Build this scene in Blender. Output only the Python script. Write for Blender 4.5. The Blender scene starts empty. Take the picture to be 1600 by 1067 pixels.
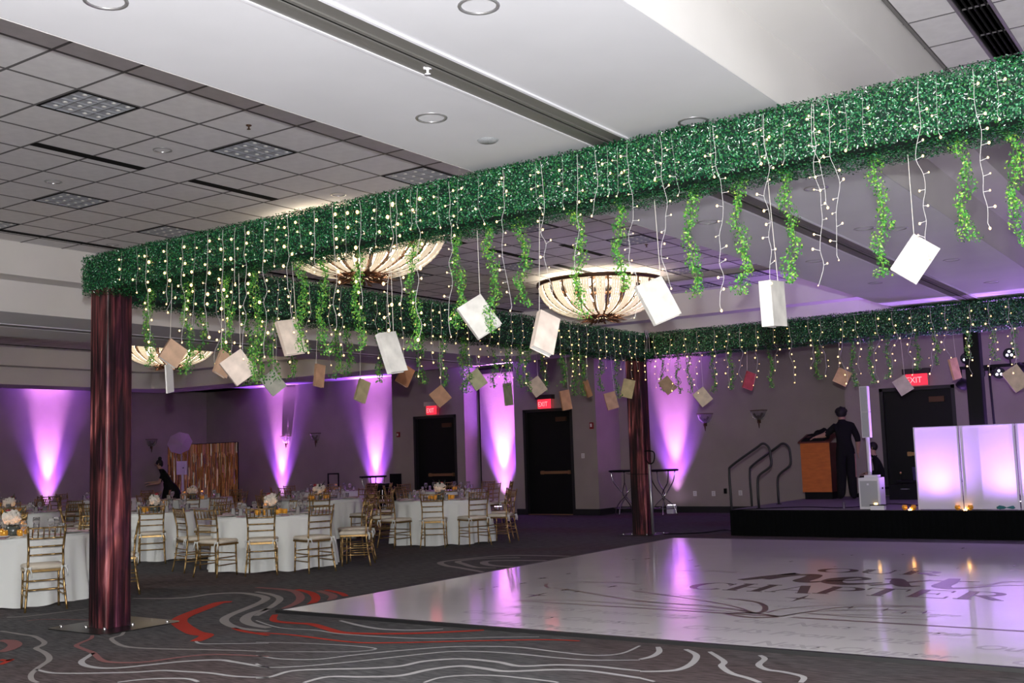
import bpy, bmesh, math, random
import numpy as np
from mathutils import Vector, Matrix, Euler
random.seed(7); RNG = np.random.default_rng(7)
PI = math.pi
scn = bpy.context.scene
COL = scn.collection

# ------------------------------------------------------------------ camera
F, YAW, PIT, ROL = 1691.4, -0.60372, 0.10349, -0.03265
H = 1.55
fw = np.array([math.sin(YAW)*math.cos(PIT), math.cos(YAW)*math.cos(PIT), math.sin(PIT)])
_r = np.cross(fw, [0, 0, 1]); _r /= np.linalg.norm(_r); _u = np.cross(_r, fw)
cr = _r*math.cos(ROL)+_u*math.sin(ROL); cu = -_r*math.sin(ROL)+_u*math.cos(ROL)
cam = bpy.data.cameras.new('camera'); cam.lens = F/1600*36; cam.sensor_width = 36; cam.clip_end = 100
co = bpy.data.objects.new('camera', cam); COL.objects.link(co)
co.matrix_world = Matrix(((cr[0], cu[0], -fw[0], 0), (cr[1], cu[1], -fw[1], 0), (cr[2], cu[2], -fw[2], H), (0, 0, 0, 1)))
scn.camera = co

def at(px, py, **k):
    """point where the sight line through a pixel meets a plane x=, y= or z="""
    d = fw+cr*((px-800)/F)-cu*((py-533.5)/F)
    (a, v), = k.items(); i = 'xyz'.index(a); o = (0, 0, H)
    t = (v-o[i])/d[i]
    return Vector((t*d[0], t*d[1], H+t*d[2]))

# ------------------------------------------------------------------ light, exposure
w = bpy.data.worlds.new('world'); scn.world = w; w.use_nodes = True
w.node_tree.nodes['Background'].inputs[0].default_value = (.05, .045, .05, 1)
w.node_tree.nodes['Background'].inputs[1].default_value = .3
scn.view_settings.view_transform = 'Standard'; scn.view_settings.look = 'None'
scn.view_settings.gamma = 1; scn.view_settings.use_curve_mapping = False
scn.view_settings.exposure = 0.0
FLASH, CHAND, UP_CORE, UP_HALO, FILL = 2650, 28, 3000, 1000, 720

def lamp(kind, name, loc, power, color, size=.05, target=None, angle=60, blend=.5):
    l = bpy.data.lights.new(name, kind); l.energy = power; l.color = color
    if kind == 'AREA': l.size = size
    else: l.shadow_soft_size = size
    if kind == 'SPOT': l.spot_size = math.radians(angle); l.spot_blend = blend
    o = bpy.data.objects.new(name, l); COL.objects.link(o); o.location = loc
    if target is not None:
        o.rotation_euler = (Vector(target)-Vector(loc)).to_track_quat('-Z', 'Y').to_euler()
    return o
lamp('POINT', 'camera_flash', (0.02, -0.02, H+.27), FLASH, (.985, .99, 1), .03)
# added fill spots in the ceiling bands, out of view, to brighten the room
FILL_SPOTS = [(-2.95, 1.7), (-4.22, 1.7), (-2.95, -.7), (-4.22, -.7), (-15.0, 3.0), (-15.9, 6.0)]
for x_, y_ in FILL_SPOTS: lamp('SPOT', 'added_fill_spot', (x_, y_, 3.69), FILL, (1, .97, .94), .07, (x_, y_+.8, 0), 150, 1)

# ------------------------------------------------------------------ mesh helpers
class MB:
    def __init__(s): s.v = []; s.f = []; s.m = []
    def add(s, v, f, m=0):
        n = len(s.v); s.v += [tuple(p) for p in v]; s.f += [tuple(i+n for i in q) for q in f]; s.m += [m]*len(f); return s
    def box(s, x0, x1, y0, y1, z0, z1, m=0, M=None):
        v = [Vector(p) for p in ((x0,y0,z0),(x1,y0,z0),(x1,y1,z0),(x0,y1,z0),(x0,y0,z1),(x1,y0,z1),(x1,y1,z1),(x0,y1,z1))]
        if M is not None: v = [M@p for p in v]
        return s.add(v, [(3,2,1,0),(4,5,6,7),(0,1,5,4),(1,2,6,5),(2,3,7,6),(3,0,4,7)], m)
    def cbox(s, c, d, m=0, M=None):
        return s.box(c[0]-d[0]/2, c[0]+d[0]/2, c[1]-d[1]/2, c[1]+d[1]/2, c[2]-d[2]/2, c[2]+d[2]/2, m, M)
    def quad(s, a, b, c, d, m=0): return s.add([a,b,c,d], [(0,1,2,3)], m)
    def tube(s, pts, r, n=6, m=0, cap=True):
        pts = [Vector(p) for p in pts]; rs = r if isinstance(r, (list, tuple)) else [r]*len(pts)
        vs = []; prev = None
        for i, p in enumerate(pts):
            t = (pts[min(i+1, len(pts)-1)]-pts[max(i-1, 0)])
            t = t.normalized() if t.length > 1e-9 else Vector((0, 0, 1))
            if prev is None:
                a = t.orthogonal().normalized()
            else:
                a = prev-t*prev.dot(t); a = a.normalized() if a.length > 1e-6 else t.orthogonal().normalized()
            prev = a; b = t.cross(a)
            vs += [p+(a*math.cos(2*PI*k/n)+b*math.sin(2*PI*k/n))*rs[i] for k in range(n)]
        fs = [(i*n+k, i*n+(k+1) % n, (i+1)*n+(k+1) % n, (i+1)*n+k) for i in range(len(pts)-1) for k in range(n)]
        if cap: fs += [tuple(range(n))[::-1], tuple((len(pts)-1)*n+k for k in range(n))]
        return s.add(vs, fs, m)
    def lathe(s, prof, c=(0,0,0), n=16, m=0, a0=0, a1=2*PI, M=None):
        full = abs(a1-a0-2*PI) < 1e-6; k = n if full else n+1
        vs = []
        for r, z in prof:
            for i in range(k):
                a = a0+(a1-a0)*i/n
                p = Vector((c[0]+r*math.cos(a), c[1]+r*math.sin(a), c[2]+z)); vs.append(M@p if M is not None else p)
        fs = [(j*k+i, j*k+(i+1) % k, (j+1)*k+(i+1) % k, (j+1)*k+i) for j in range(len(prof)-1) for i in range(n)]
        return s.add(vs, fs, m)
    def ball(s, c, r, n=8, m=0, sc=(1,1,1), M=None):
        c = Vector(c); h = max(4, n//2+1); vs = []
        for j in range(h+1):
            t = PI*j/h
            for i in range(n):
                a = 2*PI*i/n
                p = Vector((math.sin(t)*math.cos(a)*r*sc[0], math.sin(t)*math.sin(a)*r*sc[1], math.cos(t)*r*sc[2]))
                if M is not None: p = M@p
                vs.append(c+p)
        fs = [(j*n+i, (j+1)*n+i, (j+1)*n+(i+1) % n, j*n+(i+1) % n) for j in range(h) for i in range(n)]
        return s.add(vs, fs, m)
    def prism(s, poly, z0, z1, m=0, M=None):
        n = len(poly); v = [Vector((p[0], p[1], z)) for z in (z0, z1) for p in poly]
        if M is not None: v = [M@p for p in v]
        return s.add(v, [tuple(range(n))[::-1], tuple(range(n, 2*n))]+[(i, (i+1) % n, n+(i+1) % n, n+i) for i in range(n)], m)
    def ribbon(s, pts, w, z, m=0, th=0):
        pts = [Vector((p[0], p[1])) for p in pts]; n = len(pts); ws = w if isinstance(w, (list, tuple)) else [w]*n
        L = []
        for i in range(n):
            t = pts[min(i+1, n-1)]-pts[max(i-1, 0)]; t = t.normalized() if t.length > 1e-9 else Vector((1, 0))
            q = Vector((-t.y, t.x))*ws[i]/2; L += [(*(pts[i]+q), z), (*(pts[i]-q), z)]
        return s.add(L, [(2*i+1, 2*i+3, 2*i+2, 2*i) for i in range(n-1)], m)
    def mesh(s, name, mats, smooth=False):
        me = bpy.data.meshes.new(name); me.from_pydata(s.v, [], s.f); me.update()
        for m in (mats if isinstance(mats, (list, tuple)) else [mats]): me.materials.append(m)
        me.polygons.foreach_set('material_index', s.m)
        if smooth: me.polygons.foreach_set('use_smooth', [True]*len(s.f))
        return me
    def obj(s, name, mats, parent=None, smooth=False):
        return link(name, s.mesh(name, mats, smooth), parent)

def link(name, data, parent=None, loc=None, rot=None):
    o = bpy.data.objects.new(name, data); COL.objects.link(o)
    if parent is not None: o.parent = parent
    if loc is not None: o.location = loc
    if rot is not None: o.rotation_euler = rot
    return o
def thing(name, label, cat, loc=(0,0,0), rz=0, group=None):
    o = link(name, None, None, loc, (0, 0, rz)); o.empty_display_size = .1
    return tag(o, label, cat, group)
def tag(o, label, cat, group=None, kind=None):
    o['label'] = label; o['category'] = cat
    if group: o['group'] = group
    if kind: o['kind'] = kind
    return o
def struct(o, label=None):
    o['kind'] = 'structure'
    if label: o['label'] = label
    return o
def copy_tree(o, parent=None):
    c = o.copy(); COL.objects.link(c); c.parent = parent
    for ch in list(KIDS.get(o.name, ())): copy_tree(ch, c)
    return c
KIDS = {}
def index_kids():
    KIDS.clear()
    for o in bpy.data.objects:
        if o.parent: KIDS.setdefault(o.parent.name, []).append(o)
def spline(pts, n=6):
    """Catmull-Rom through 2D/3D points"""
    P = [Vector(p) for p in pts]; P = [P[0]]+P+[P[-1]]; out = []
    for i in range(1, len(P)-2):
        a, b, c, d = P[i-1:i+3]
        for k in range(n):
            t = k/n
            out.append(.5*((2*b)+(c-a)*t+(2*a-5*b+4*c-d)*t*t+(3*b-a-3*c+d)*t**3))
    return out+[P[-2]]

# ------------------------------------------------------------------ materials
def mat(name, color, rough=.6, metal=0, spec=.5, emit=None, es=0, bump=0, bscale=30, var=0, vscale=3, trans=0, alpha=None, coat=0, stretch=None, ior=None):
    m = bpy.data.materials.new(name); m.use_nodes = True; nt = m.node_tree; b = nt.nodes['Principled BSDF']
    b.inputs['Base Color'].default_value = (*color, 1); b.inputs['Roughness'].default_value = rough
    b.inputs['Metallic'].default_value = metal; b.inputs['Specular IOR Level'].default_value = spec
    b.inputs['Transmission Weight'].default_value = trans; b.inputs['Coat Weight'].default_value = coat
    if ior: b.inputs['IOR'].default_value = ior
    if emit: b.inputs['Emission Color'].default_value = (*emit, 1); b.inputs['Emission Strength'].default_value = es
    if bump or var:
        tc = nt.nodes.new('ShaderNodeTexCoord'); src = tc.outputs['Object']
        if stretch:
            mp = nt.nodes.new('ShaderNodeMapping'); mp.inputs['Scale'].default_value = stretch
            nt.links.new(src, mp.inputs[0]); src = mp.outputs[0]
    if bump:
        n = nt.nodes.new('ShaderNodeTexNoise'); n.inputs['Scale'].default_value = bscale; n.inputs['Detail'].default_value = 4
        bp = nt.nodes.new('ShaderNodeBump'); bp.inputs['Strength'].default_value = bump; bp.inputs['Distance'].default_value = .02
        nt.links.new(src, n.inputs[0]); nt.links.new(n.outputs[0], bp.inputs['Height']); nt.links.new(bp.outputs[0], b.inputs['Normal'])
    if var:
        n = nt.nodes.new('ShaderNodeTexNoise'); n.inputs['Scale'].default_value = vscale; n.inputs['Detail'].default_value = 5
        r = nt.nodes.new('ShaderNodeValToRGB')
        r.color_ramp.elements[0].position = .3; r.color_ramp.elements[1].position = .7
        r.color_ramp.elements[0].color = (*[max(0, c*(1-var)) for c in color], 1)
        r.color_ramp.elements[1].color = (*[min(1, c*(1+var)) for c in color], 1)
        nt.links.new(src, n.inputs[0]); nt.links.new(n.outputs[0], r.inputs[0]); nt.links.new(r.outputs[0], b.inputs['Base Color'])
    return m
def island_mat(name, cols, rough=.45, spec=.6, transl=.25):
    """leaf material: each leaf takes its own tone"""
    m = bpy.data.materials.new(name); m.use_nodes = True; nt = m.node_tree; b = nt.nodes['Principled BSDF']
    g = nt.nodes.new('ShaderNodeNewGeometry'); r = nt.nodes.new('ShaderNodeValToRGB')
    e = r.color_ramp.elements
    while len(e) < len(cols): e.new(.5)
    for i, c in enumerate(cols): e[i].position = i/(len(cols)-1); e[i].color = (*c, 1)
    nt.links.new(g.outputs['Random Per Island'], r.inputs[0]); nt.links.new(r.outputs[0], b.inputs['Base Color'])
    b.inputs['Roughness'].default_value = rough; b.inputs['Specular IOR Level'].default_value = spec
    return m
def translucent(name, color, w=.5, rough=.9):
    m = bpy.data.materials.new(name); m.use_nodes = True; nt = m.node_tree; nt.nodes.remove(nt.nodes['Principled BSDF'])
    out = nt.nodes['Material Output']; d = nt.nodes.new('ShaderNodeBsdfDiffuse'); t = nt.nodes.new('ShaderNodeBsdfTranslucent'); x = nt.nodes.new('ShaderNodeMixShader')
    d.inputs[0].default_value = (*color, 1); t.inputs[0].default_value = (*color, 1); x.inputs[0].default_value = w
    nt.links.new(d.outputs[0], x.inputs[1]); nt.links.new(t.outputs[0], x.inputs[2]); nt.links.new(x.outputs[0], out.inputs[0])
    return m

M = {}
M['white'] = mat('white_paint', (.68, .685, .71), .85, spec=.2, var=.03, vscale=1.5)
M['fascia'] = mat('fascia_paint', (.72, .705, .69), .85, spec=.2, var=.04, vscale=1.2)
M['tile'] = mat('ceiling_tile', (.74, .73, .735), .9, spec=.15, bump=.25, bscale=260, var=.05, vscale=9)
M['grid'] = mat('tile_grid', (.13, .125, .125), .7)
M['black'] = mat('matt_black', (.005, .005, .006), .6, spec=.15)
M['groove'] = mat('dark_groove', (.012, .012, .012), .9, spec=.1)
M['track'] = mat('track_metal', (.22, .215, .20), .45, metal=.4)
M['alu'] = mat('aluminium', (.55, .55, .56), .35, metal=.8)
M['wall'] = mat('vinyl_wallcovering', (.35, .305, .275), .8, spec=.25, bump=.2, bscale=70, var=.08, vscale=1.3)
M['basebd'] = mat('black_baseboard', (.012, .012, .013), .5)
M['door'] = mat('black_door', (.004, .0045, .005), .5, spec=.25)
M['brass'] = mat('brass_bar', (.45, .27, .12), .4, metal=.8)
M['gold'] = mat('chair_gold', (.36, .235, .095), .28, metal=.85, var=.25, vscale=25)
M['cush'] = mat('ivory_cushion', (.70, .64, .54), .85, spec=.2, var=.05, vscale=12)
M['cloth'] = mat('white_linen', (.77, .79, .77), .9, spec=.15, bump=.12, bscale=9)
M['napkin'] = mat('mauve_napkin', (.36, .24, .26), .9, spec=.1)
M['china'] = mat('white_china', (.8, .79, .76), .25)
M['card'] = mat('paper_card', (.8, .8, .8), .9)
M['glass'] = mat('clear_glass', (.97, .97, .98), .04, trans=.93, ior=1.14, spec=.9)
M['votive'] = mat('gold_votive', (.60, .30, .04), .3, metal=.5, emit=(1, .40, .04), es=.12)
M['flame'] = mat('candle_flame', (1, .6, .2), .5, emit=(1, .5, .12), es=14)
M['vase'] = mat('smoked_vase', (.07, .085, .08), .2, spec=.6)
M['bloom'] = mat('white_bloom', (.80, .76, .69), .9, bump=1.0, bscale=55, var=.12, vscale=22)
M['rose'] = mat('red_rose', (.32, .03, .04), .8, bump=.8, bscale=50)
M['leafdark'] = mat('dark_leaf', (.035, .06, .045), .6)
M['hedge'] = island_mat('boxwood_leaf', [(.001, .012, .008), (.003, .040, .018), (.005, .075, .030), (.008, .13, .05), (.03, .18, .025), (.10, .38, .20)], .24, .9)
M['core'] = mat('hedge_mat', (.002, .02, .012), .9)
M['vine'] = island_mat('ivy_leaf', [(.012, .10, .02), (.04, .24, .03), (.08, .36, .05), (.20, .50, .06), (.36, .52, .08)], .45, .5)
M['stem'] = mat('vine_stem', (.05, .12, .03), .7)
M['wire'] = mat('white_wire', (.66, .65, .63), .5)
M['bulb'] = mat('fairy_bulb', (1, .8, .5), .4, emit=(1, .60, .20), es=3.6)
M['cord'] = mat('beige_cord', (.78, .74, .66), .8)
M['pages'] = mat('book_pages', (.84, .83, .80), .85, bump=.4, bscale=8, stretch=(1, 1, 60))
M['steel'] = mat('steel_plate', (.06, .062, .062), .3, metal=.85)
M['bolt'] = mat('steel_bolt', (.7, .7, .7), .2, metal=1)
M['skirt'] = mat('black_skirt', (.003, .0035, .004), .9, spec=.08)
M['deck'] = mat('grey_stage_deck', (.12, .115, .12), .75, var=.1, vscale=4)
M['spk'] = mat('white_speaker', (.72, .72, .74), .5)
M['grille'] = mat('speaker_grille', (.42, .44, .46), .6, bump=.5, bscale=200)
M['fabric'] = translucent('stretch_fabric', (.90, .88, .92), .26)
M['frame'] = mat('white_frame', (.78, .78, .82), .5)
M['orange'] = mat('podium_veneer', (.48, .13, .022), .45, var=.15, vscale=5, stretch=(1, 1, 4))
M['cherry'] = mat('podium_side', (.10, .018, .014), .45, var=.2, vscale=5)
M['shirt'] = mat('black_clothes', (.009, .009, .010), .9, spec=.15)
M['skin'] = mat('skin', (.42, .25, .18), .6)
M['hair'] = mat('black_hair', (.006, .005, .005), .7)
M['bronze'] = mat('bronze', (.09, .045, .025), .45, metal=.6)
M['chrome'] = mat('chrome', (.6, .6, .62), .2, metal=1)
M['fringe'] = island_mat('gold_foil', [(.10, .03, .006), (.42, .17, .03), (.75, .33, .06), (1, .62, .22)], .25, .8)
M['bead'] = mat('crystal_beads', (.95, .88, .78), .4, emit=(1, .80, .52), es=.62, bump=.4, bscale=60)  # emission stands in for bulb light shining through the crystal
M['feather'] = island_mat('bronze_leaf', [(.05, .02, .01), (.16, .06, .03), (.30, .13, .06)], .5, .5)
M['warm'] = mat('warm_bulb', (1, .9, .7), .4, emit=(1, .86, .62), es=30)
M['exitred'] = mat('exit_face', (.5, .02, .04), .4, emit=(1, .03, .06), es=1.3)
M['exitlet'] = mat('exit_letters', (.7, .3, .3), .4, emit=(1, .30, .32), es=1.6)
M['acryl'] = mat('clear_acrylic', (.8, .65, .65), .1, trans=.6)
M['housing'] = mat('sign_housing', (.035, .025, .025), .6)
M['redbox'] = mat('red_plastic', (.25, .008, .012), .5)
M['purplebox'] = mat('cooler_blue', (.06, .05, .14), .5)
M['uplens'] = mat('uplight_lens', (.9, .8, 1), .3, emit=(.86, .62, 1), es=14)
M['teal'] = mat('teal_cloth', (.02, .16, .17), .6)
M['umb'] = translucent('umbrella_cloth', (.62, .5, .62), .4)
M['louver'] = mat('silver_louver', (.40, .42, .46), .5)
M['reflector'] = mat('can_reflector', (.30, .30, .30), .25, metal=.8)
M['floorink'] = mat('brown_ink', (.115, .075, .065), .25, spec=.6)
M['floorink2'] = mat('thin_ink', (.16, .10, .09), .3, spec=.6)
M['floorgrey'] = mat('pale_grey_ink', (.56, .54, .56), .25, spec=.6)
M['striped'] = mat('carpet_grey_line', (.30, .28, .275), .95, spec=.1, bump=.3, bscale=300)
M['stripeg'] = mat('carpet_light_line', (.42, .41, .42), .95, spec=.1, bump=.3, bscale=300)
M['striper'] = mat('carpet_red_line', (.42, .045, .030), .95, spec=.1, bump=.3, bscale=300)
M['stripep'] = mat('carpet_rose_line', (.26, .12, .12), .95, spec=.1, bump=.3, bscale=300)

def carpet():
    m = bpy.data.materials.new('carpet'); m.use_nodes = True; nt = m.node_tree; b = nt.nodes['Principled BSDF']
    tc = nt.nodes.new('ShaderNodeTexCoord')
    mp = nt.nodes.new('ShaderNodeMapping'); mp.inputs['Scale'].default_value = (2.2, 22, 1); mp.inputs['Rotation'].default_value = (0, 0, .7)
    n1 = nt.nodes.new('ShaderNodeTexNoise'); n1.inputs['Scale'].default_value = 3.0; n1.inputs['Detail'].default_value = 8
    n2 = nt.nodes.new('ShaderNodeTexNoise'); n2.inputs['Scale'].default_value = .35; n2.inputs['Detail'].default_value = 3
    r1 = nt.nodes.new('ShaderNodeValToRGB'); r1.color_ramp.elements[0].position = .3; r1.color_ramp.elements[1].position = .75
    r1.color_ramp.elements[0].color = (.034, .034, .036, 1); r1.color_ramp.elements[1].color = (.165, .163, .17, 1)
    r2 = nt.nodes.new('ShaderNodeValToRGB'); r2.color_ramp.elements[0].position = .48; r2.color_ramp.elements[1].position = .62
    r2.color_ramp.elements[0].color = (1, 1, 1, 1); r2.color_ramp.elements[1].color = (1, .78, .76, 1)
    mx = nt.nodes.new('ShaderNodeMixRGB'); mx.blend_type = 'MULTIPLY'; mx.inputs[0].default_value = 1
    L = nt.links.new
    L(tc.outputs['Object'], mp.inputs[0]); L(mp.outputs[0], n1.inputs[0]); L(tc.outputs['Object'], n2.inputs[0])
    L(n1.outputs[0], r1.inputs[0]); L(n2.outputs[0], r2.inputs[0]); L(r1.outputs[0], mx.inputs[1]); L(r2.outputs[0], mx.inputs[2]); L(mx.outputs[0], b.inputs['Base Color'])
    n3 = nt.nodes.new('ShaderNodeTexNoise'); n3.inputs['Scale'].default_value = 260; bp = nt.nodes.new('ShaderNodeBump'); bp.inputs['Strength'].default_value = .5; bp.inputs['Distance'].default_value = .01
    L(tc.outputs['Object'], n3.inputs[0]); L(n3.outputs[0], bp.inputs['Height']); L(bp.outputs[0], b.inputs['Normal'])
    b.inputs['Roughness'].default_value = .95; b.inputs['Specular IOR Level'].default_value = .1
    return m
M['carpet'] = carpet()
def dancefloor():
    m = mat('glossy_floor_vinyl', (.82, .80, .82), .09, spec=.7, var=.03, vscale=.8)
    nt = m.node_tree; b = nt.nodes['Principled BSDF']
    n = nt.nodes.new('ShaderNodeTexNoise'); n.inputs['Scale'].default_value = 1.6; n.inputs['Detail'].default_value = 2
    tc = nt.nodes.new('ShaderNodeTexCoord'); bp = nt.nodes.new('ShaderNodeBump'); bp.inputs['Strength'].default_value = .05; bp.inputs['Distance'].default_value = .02
    nt.links.new(tc.outputs['Object'], n.inputs[0]); nt.links.new(n.outputs[0], bp.inputs['Height']); nt.links.new(bp.outputs[0], b.inputs['Normal'])
    return m
M['dance'] = dancefloor()
def wood():
    m = bpy.data.materials.new('rustic_red_wood'); m.use_nodes = True; nt = m.node_tree; b = nt.nodes['Principled BSDF']; L = nt.links.new
    tc = nt.nodes.new('ShaderNodeTexCoord')
    def noise(scale, st, det=6, dist=0):
        mp = nt.nodes.new('ShaderNodeMapping'); mp.inputs['Scale'].default_value = st
        n = nt.nodes.new('ShaderNodeTexNoise'); n.inputs['Scale'].default_value = scale; n.inputs['Detail'].default_value = det; n.inputs['Distortion'].default_value = dist
        L(tc.outputs['Object'], mp.inputs[0]); L(mp.outputs[0], n.inputs[0]); return n.outputs[0]
    g = noise(10, (1, 1, .07), 9, 1.6); big = noise(2.4, (1.5, 1.5, .7), 4, .6)
    r = nt.nodes.new('ShaderNodeValToRGB'); e = r.color_ramp.elements
    e[0].position = .36; e[0].color = (.010, .004, .006, 1); e[1].position = .72; e[1].color = (.40, .17, .16, 1)
    k = e.new(.52); k.color = (.085, .022, .024, 1); k = e.new(.60); k.color = (.15, .05, .05, 1)
    r2 = nt.nodes.new('ShaderNodeValToRGB'); e = r2.color_ramp.elements
    e[0].position = .40; e[0].color = (.32, .22, .42, 1); e[1].position = .60; e[1].color = (1.2, .95, .95, 1)
    mx = nt.nodes.new('ShaderNodeMixRGB'); mx.blend_type = 'MULTIPLY'; mx.inputs[0].default_value = 1
    fg = noise(34, (1, 1, .035), 6, .5); rf = nt.nodes.new('ShaderNodeMapRange'); rf.inputs[1].default_value = .35; rf.inputs[2].default_value = .65; rf.inputs[3].default_value = .5; rf.inputs[4].default_value = 2.3; L(fg, rf.inputs[0])
    mx3 = nt.nodes.new('ShaderNodeMixRGB'); mx3.blend_type = 'MULTIPLY'; mx3.inputs[0].default_value = 1
    ck = noise(4.5, (1, 1, .05), 3, .4); r3 = nt.nodes.new('ShaderNodeValToRGB'); e = r3.color_ramp.elements
    e[0].position = .470; e[0].color = (1, 1, 1, 1); e[1].position = .530; e[1].color = (1, 1, 1, 1); k = e.new(.5); k.color = (.08, .06, .08, 1)
    mx2 = nt.nodes.new('ShaderNodeMixRGB'); mx2.blend_type = 'MULTIPLY'; mx2.inputs[0].default_value = 1
    L(g, r.inputs[0]); L(big, r2.inputs[0]); L(r.outputs[0], mx.inputs[1]); L(r2.outputs[0], mx.inputs[2]); L(ck, r3.inputs[0]); L(mx.outputs[0], mx2.inputs[1]); L(r3.outputs[0], mx2.inputs[2]); L(mx2.outputs[0], mx3.inputs[1]); L(rf.outputs[0], mx3.inputs[2]); L(mx3.outputs[0], b.inputs['Base Color'])
    bp = nt.nodes.new('ShaderNodeBump'); bp.inputs['Strength'].default_value = .9; bp.inputs['Distance'].default_value = .012; L(g, bp.inputs['Height']); L(bp.outputs[0], b.inputs['Normal'])
    b.inputs['Roughness'].default_value = .42
    return m
M['wood'] = wood()
M['bulb'].cycles.emission_sampling = 'NONE'
M['flame'].cycles.emission_sampling = 'NONE'
M['votive'].cycles.emission_sampling = 'NONE'

# ================================================================== ROOM
Z1, Z2, Z3, ZR = 3.708, 4.147, 4.598, 3.95
XL, XR, YN, YB, YP = -29.3, 7.9, -3.0, 24.2, 23.05      # left / right walls, near wall, recessed and protruding far walls
fl = MB().box(XL-.2, XR+.2, YN-.2, YB+.2, -.1, 0).obj('floor', M['carpet']); struct(fl, 'dark grey patterned carpet with winding grey and red lines')

def stripe(px, sx, ox, oy, sc, w, m):
    pts = [at(ox+x/sc, oy+y/sc, z=0)[:2] for x, y in px]
    pts = spline(pts, 5); n = len(pts)
    ws = [w*(.45+.55*math.sin(PI*min(1, max(0, (i+1)/(n+1))))**.4) for i in range(n)]
    o = MB().ribbon(pts, ws, .0035).obj('carpet_stripe', M[m], fl)
G, LG, RD, RS = 'striped', 'stripeg', 'striper', 'stripep'
for pts, w, m in [
  ([(0,520),(60,528),(130,540),(200,550),(250,575),(265,590),(250,605),(215,622),(260,645),(290,670),(290,695),(255,720),(215,748),(185,780),(190,810),(225,827)],.05,G),
  ([(215,748),(300,768),(420,772),(600,770),(800,765),(960,755),(1080,760),(1250,770),(1400,790),(1600,797)],.045,LG),
  ([(550,545),(540,565),(480,590),(455,608),(500,628),(555,650),(600,690),(660,705),(780,708),(900,700),(1100,672),(1250,660),(1400,662),(1600,672)],.05,RS),
  ([(555,650),(530,668),(485,700),(510,725),(600,740),(720,738),(900,720),(1100,700),(1300,692),(1400,705),(1500,722),(1600,738)],.055,LG),
  ([(740,520),(720,545),(665,562),(690,590),(740,610),(820,620),(1000,627),(1200,630),(1400,635),(1600,642)],.045,G),
  ([(1380,345),(1310,350),(1240,375),(1100,430),(1065,460),(1090,490),(1160,530),(1230,545),(1165,580)],.16,RD),
  ([(1165,580),(1200,595),(1350,595),(1600,592)],.03,LG),
  ([(40,438),(150,432),(300,415),(420,400),(520,388)],.04,G),
  ([(790,325),(1000,325),(1130,318),(1250,300),(1400,292),(1500,300),(1580,320),(1560,345),(1480,380),(1380,420),(1335,450),(1360,480),(1440,505),(1600,520)],.10,G),
  ([(1600,385),(1500,415),(1460,450),(1500,480),(1600,500)],.11,G),
  ([(1390,500),(1450,520),(1600,545)],.06,RD),
  ([(700,825),(850,808),(1000,802),(1120,805),(1180,822)],.04,LG),
  ([(0,575),(60,580),(90,600),(60,625),(0,645)],.12,RS), ([(0,690),(40,695),(65,690),(0,720)],.06,RD),
  ([(160,460),(240,450),(400,450),(600,455)],.03,RS)]:
    stripe(pts, 0, 0, 850, 3.81, w, m)
for pts, w, m in [
  ([(0,280),(60,290),(100,310),(60,345),(0,380)],.08,G), ([(0,400),(100,430),(250,440),(350,455),(600,472),(800,475),(1000,470),(1180,468)],.03,LG),
  ([(350,400),(430,420),(520,435),(640,440),(780,435)],.05,LG),
  ([(80,375),(75,400),(150,410),(230,415),(300,435),(360,450),(500,455),(700,452),(850,445),(950,440)],.09,RD),
  ([(0,450),(150,460),(400,490),(600,492),(900,485),(1200,480),(1350,485)],.05,RD),
  ([(115,350),(170,325),(185,300),(150,275),(50,265),(0,262)],.10,RS), ([(215,340),(250,310),(230,285),(170,270)],.10,RD),
  ([(310,315),(320,295),(260,275)],.10,RS), ([(375,298),(350,285),(290,272)],.08,RD),
  ([(0,490),(200,495),(400,505),(500,518),(400,530),(200,530),(0,530)],.025,LG),
  ([(0,545),(100,560),(250,562),(400,545),(600,525),(800,510),(950,508),(1100,512),(1250,530),(1400,545),(1520,538),(1600,505)],.035,LG),
  ([(0,580),(50,595),(200,590),(400,572),(600,550),(800,530),(950,530),(1100,540),(1250,555),(1400,565),(1600,565)],.035,LG),
  ([(0,640),(60,635),(150,610),(300,603),(450,600),(600,590),(700,570),(850,560),(1000,572),(1100,590),(1250,585),(1400,590),(1500,600),(1600,610)],.055,LG),
  ([(200,659),(300,635),(450,635),(600,630),(720,605),(850,590),(950,600),(1050,612),(1250,605),(1400,612),(1600,640)],.06,LG),
  ([(700,659),(760,640),(850,630),(1000,630),(1200,650),(1260,659)],.035,LG),
  ([(1400,135),(1250,130),(1050,128),(900,140),(775,155),(790,170),(850,180),(960,200)],.10,G),
  ([(1300,150),(1000,150),(950,160),(1000,172),(1120,175)],.12,G), ([(1100,137),(960,140),(845,152),(870,165),(920,178),(1000,180)],.10,G)]:
    stripe(pts, 0, 400, 820, 2.667, w, m)
for pts, w, m in [
  ([(75,510),(80,530),(50,550),(0,562)],.05,LG), ([(190,520),(235,545),(215,580),(160,605),(80,612),(0,612)],.055,LG),
  ([(290,530),(350,570),(340,590),(380,620),(450,640),(500,659)],.05,LG), ([(500,545),(520,560),(495,585),(530,605),(600,615),(680,635),(670,659)],.05,LG),
  ([(0,640),(60,655)],.03,LG)]:
    stripe(pts, 0, 1000, 820, 2.667, w, m)

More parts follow.
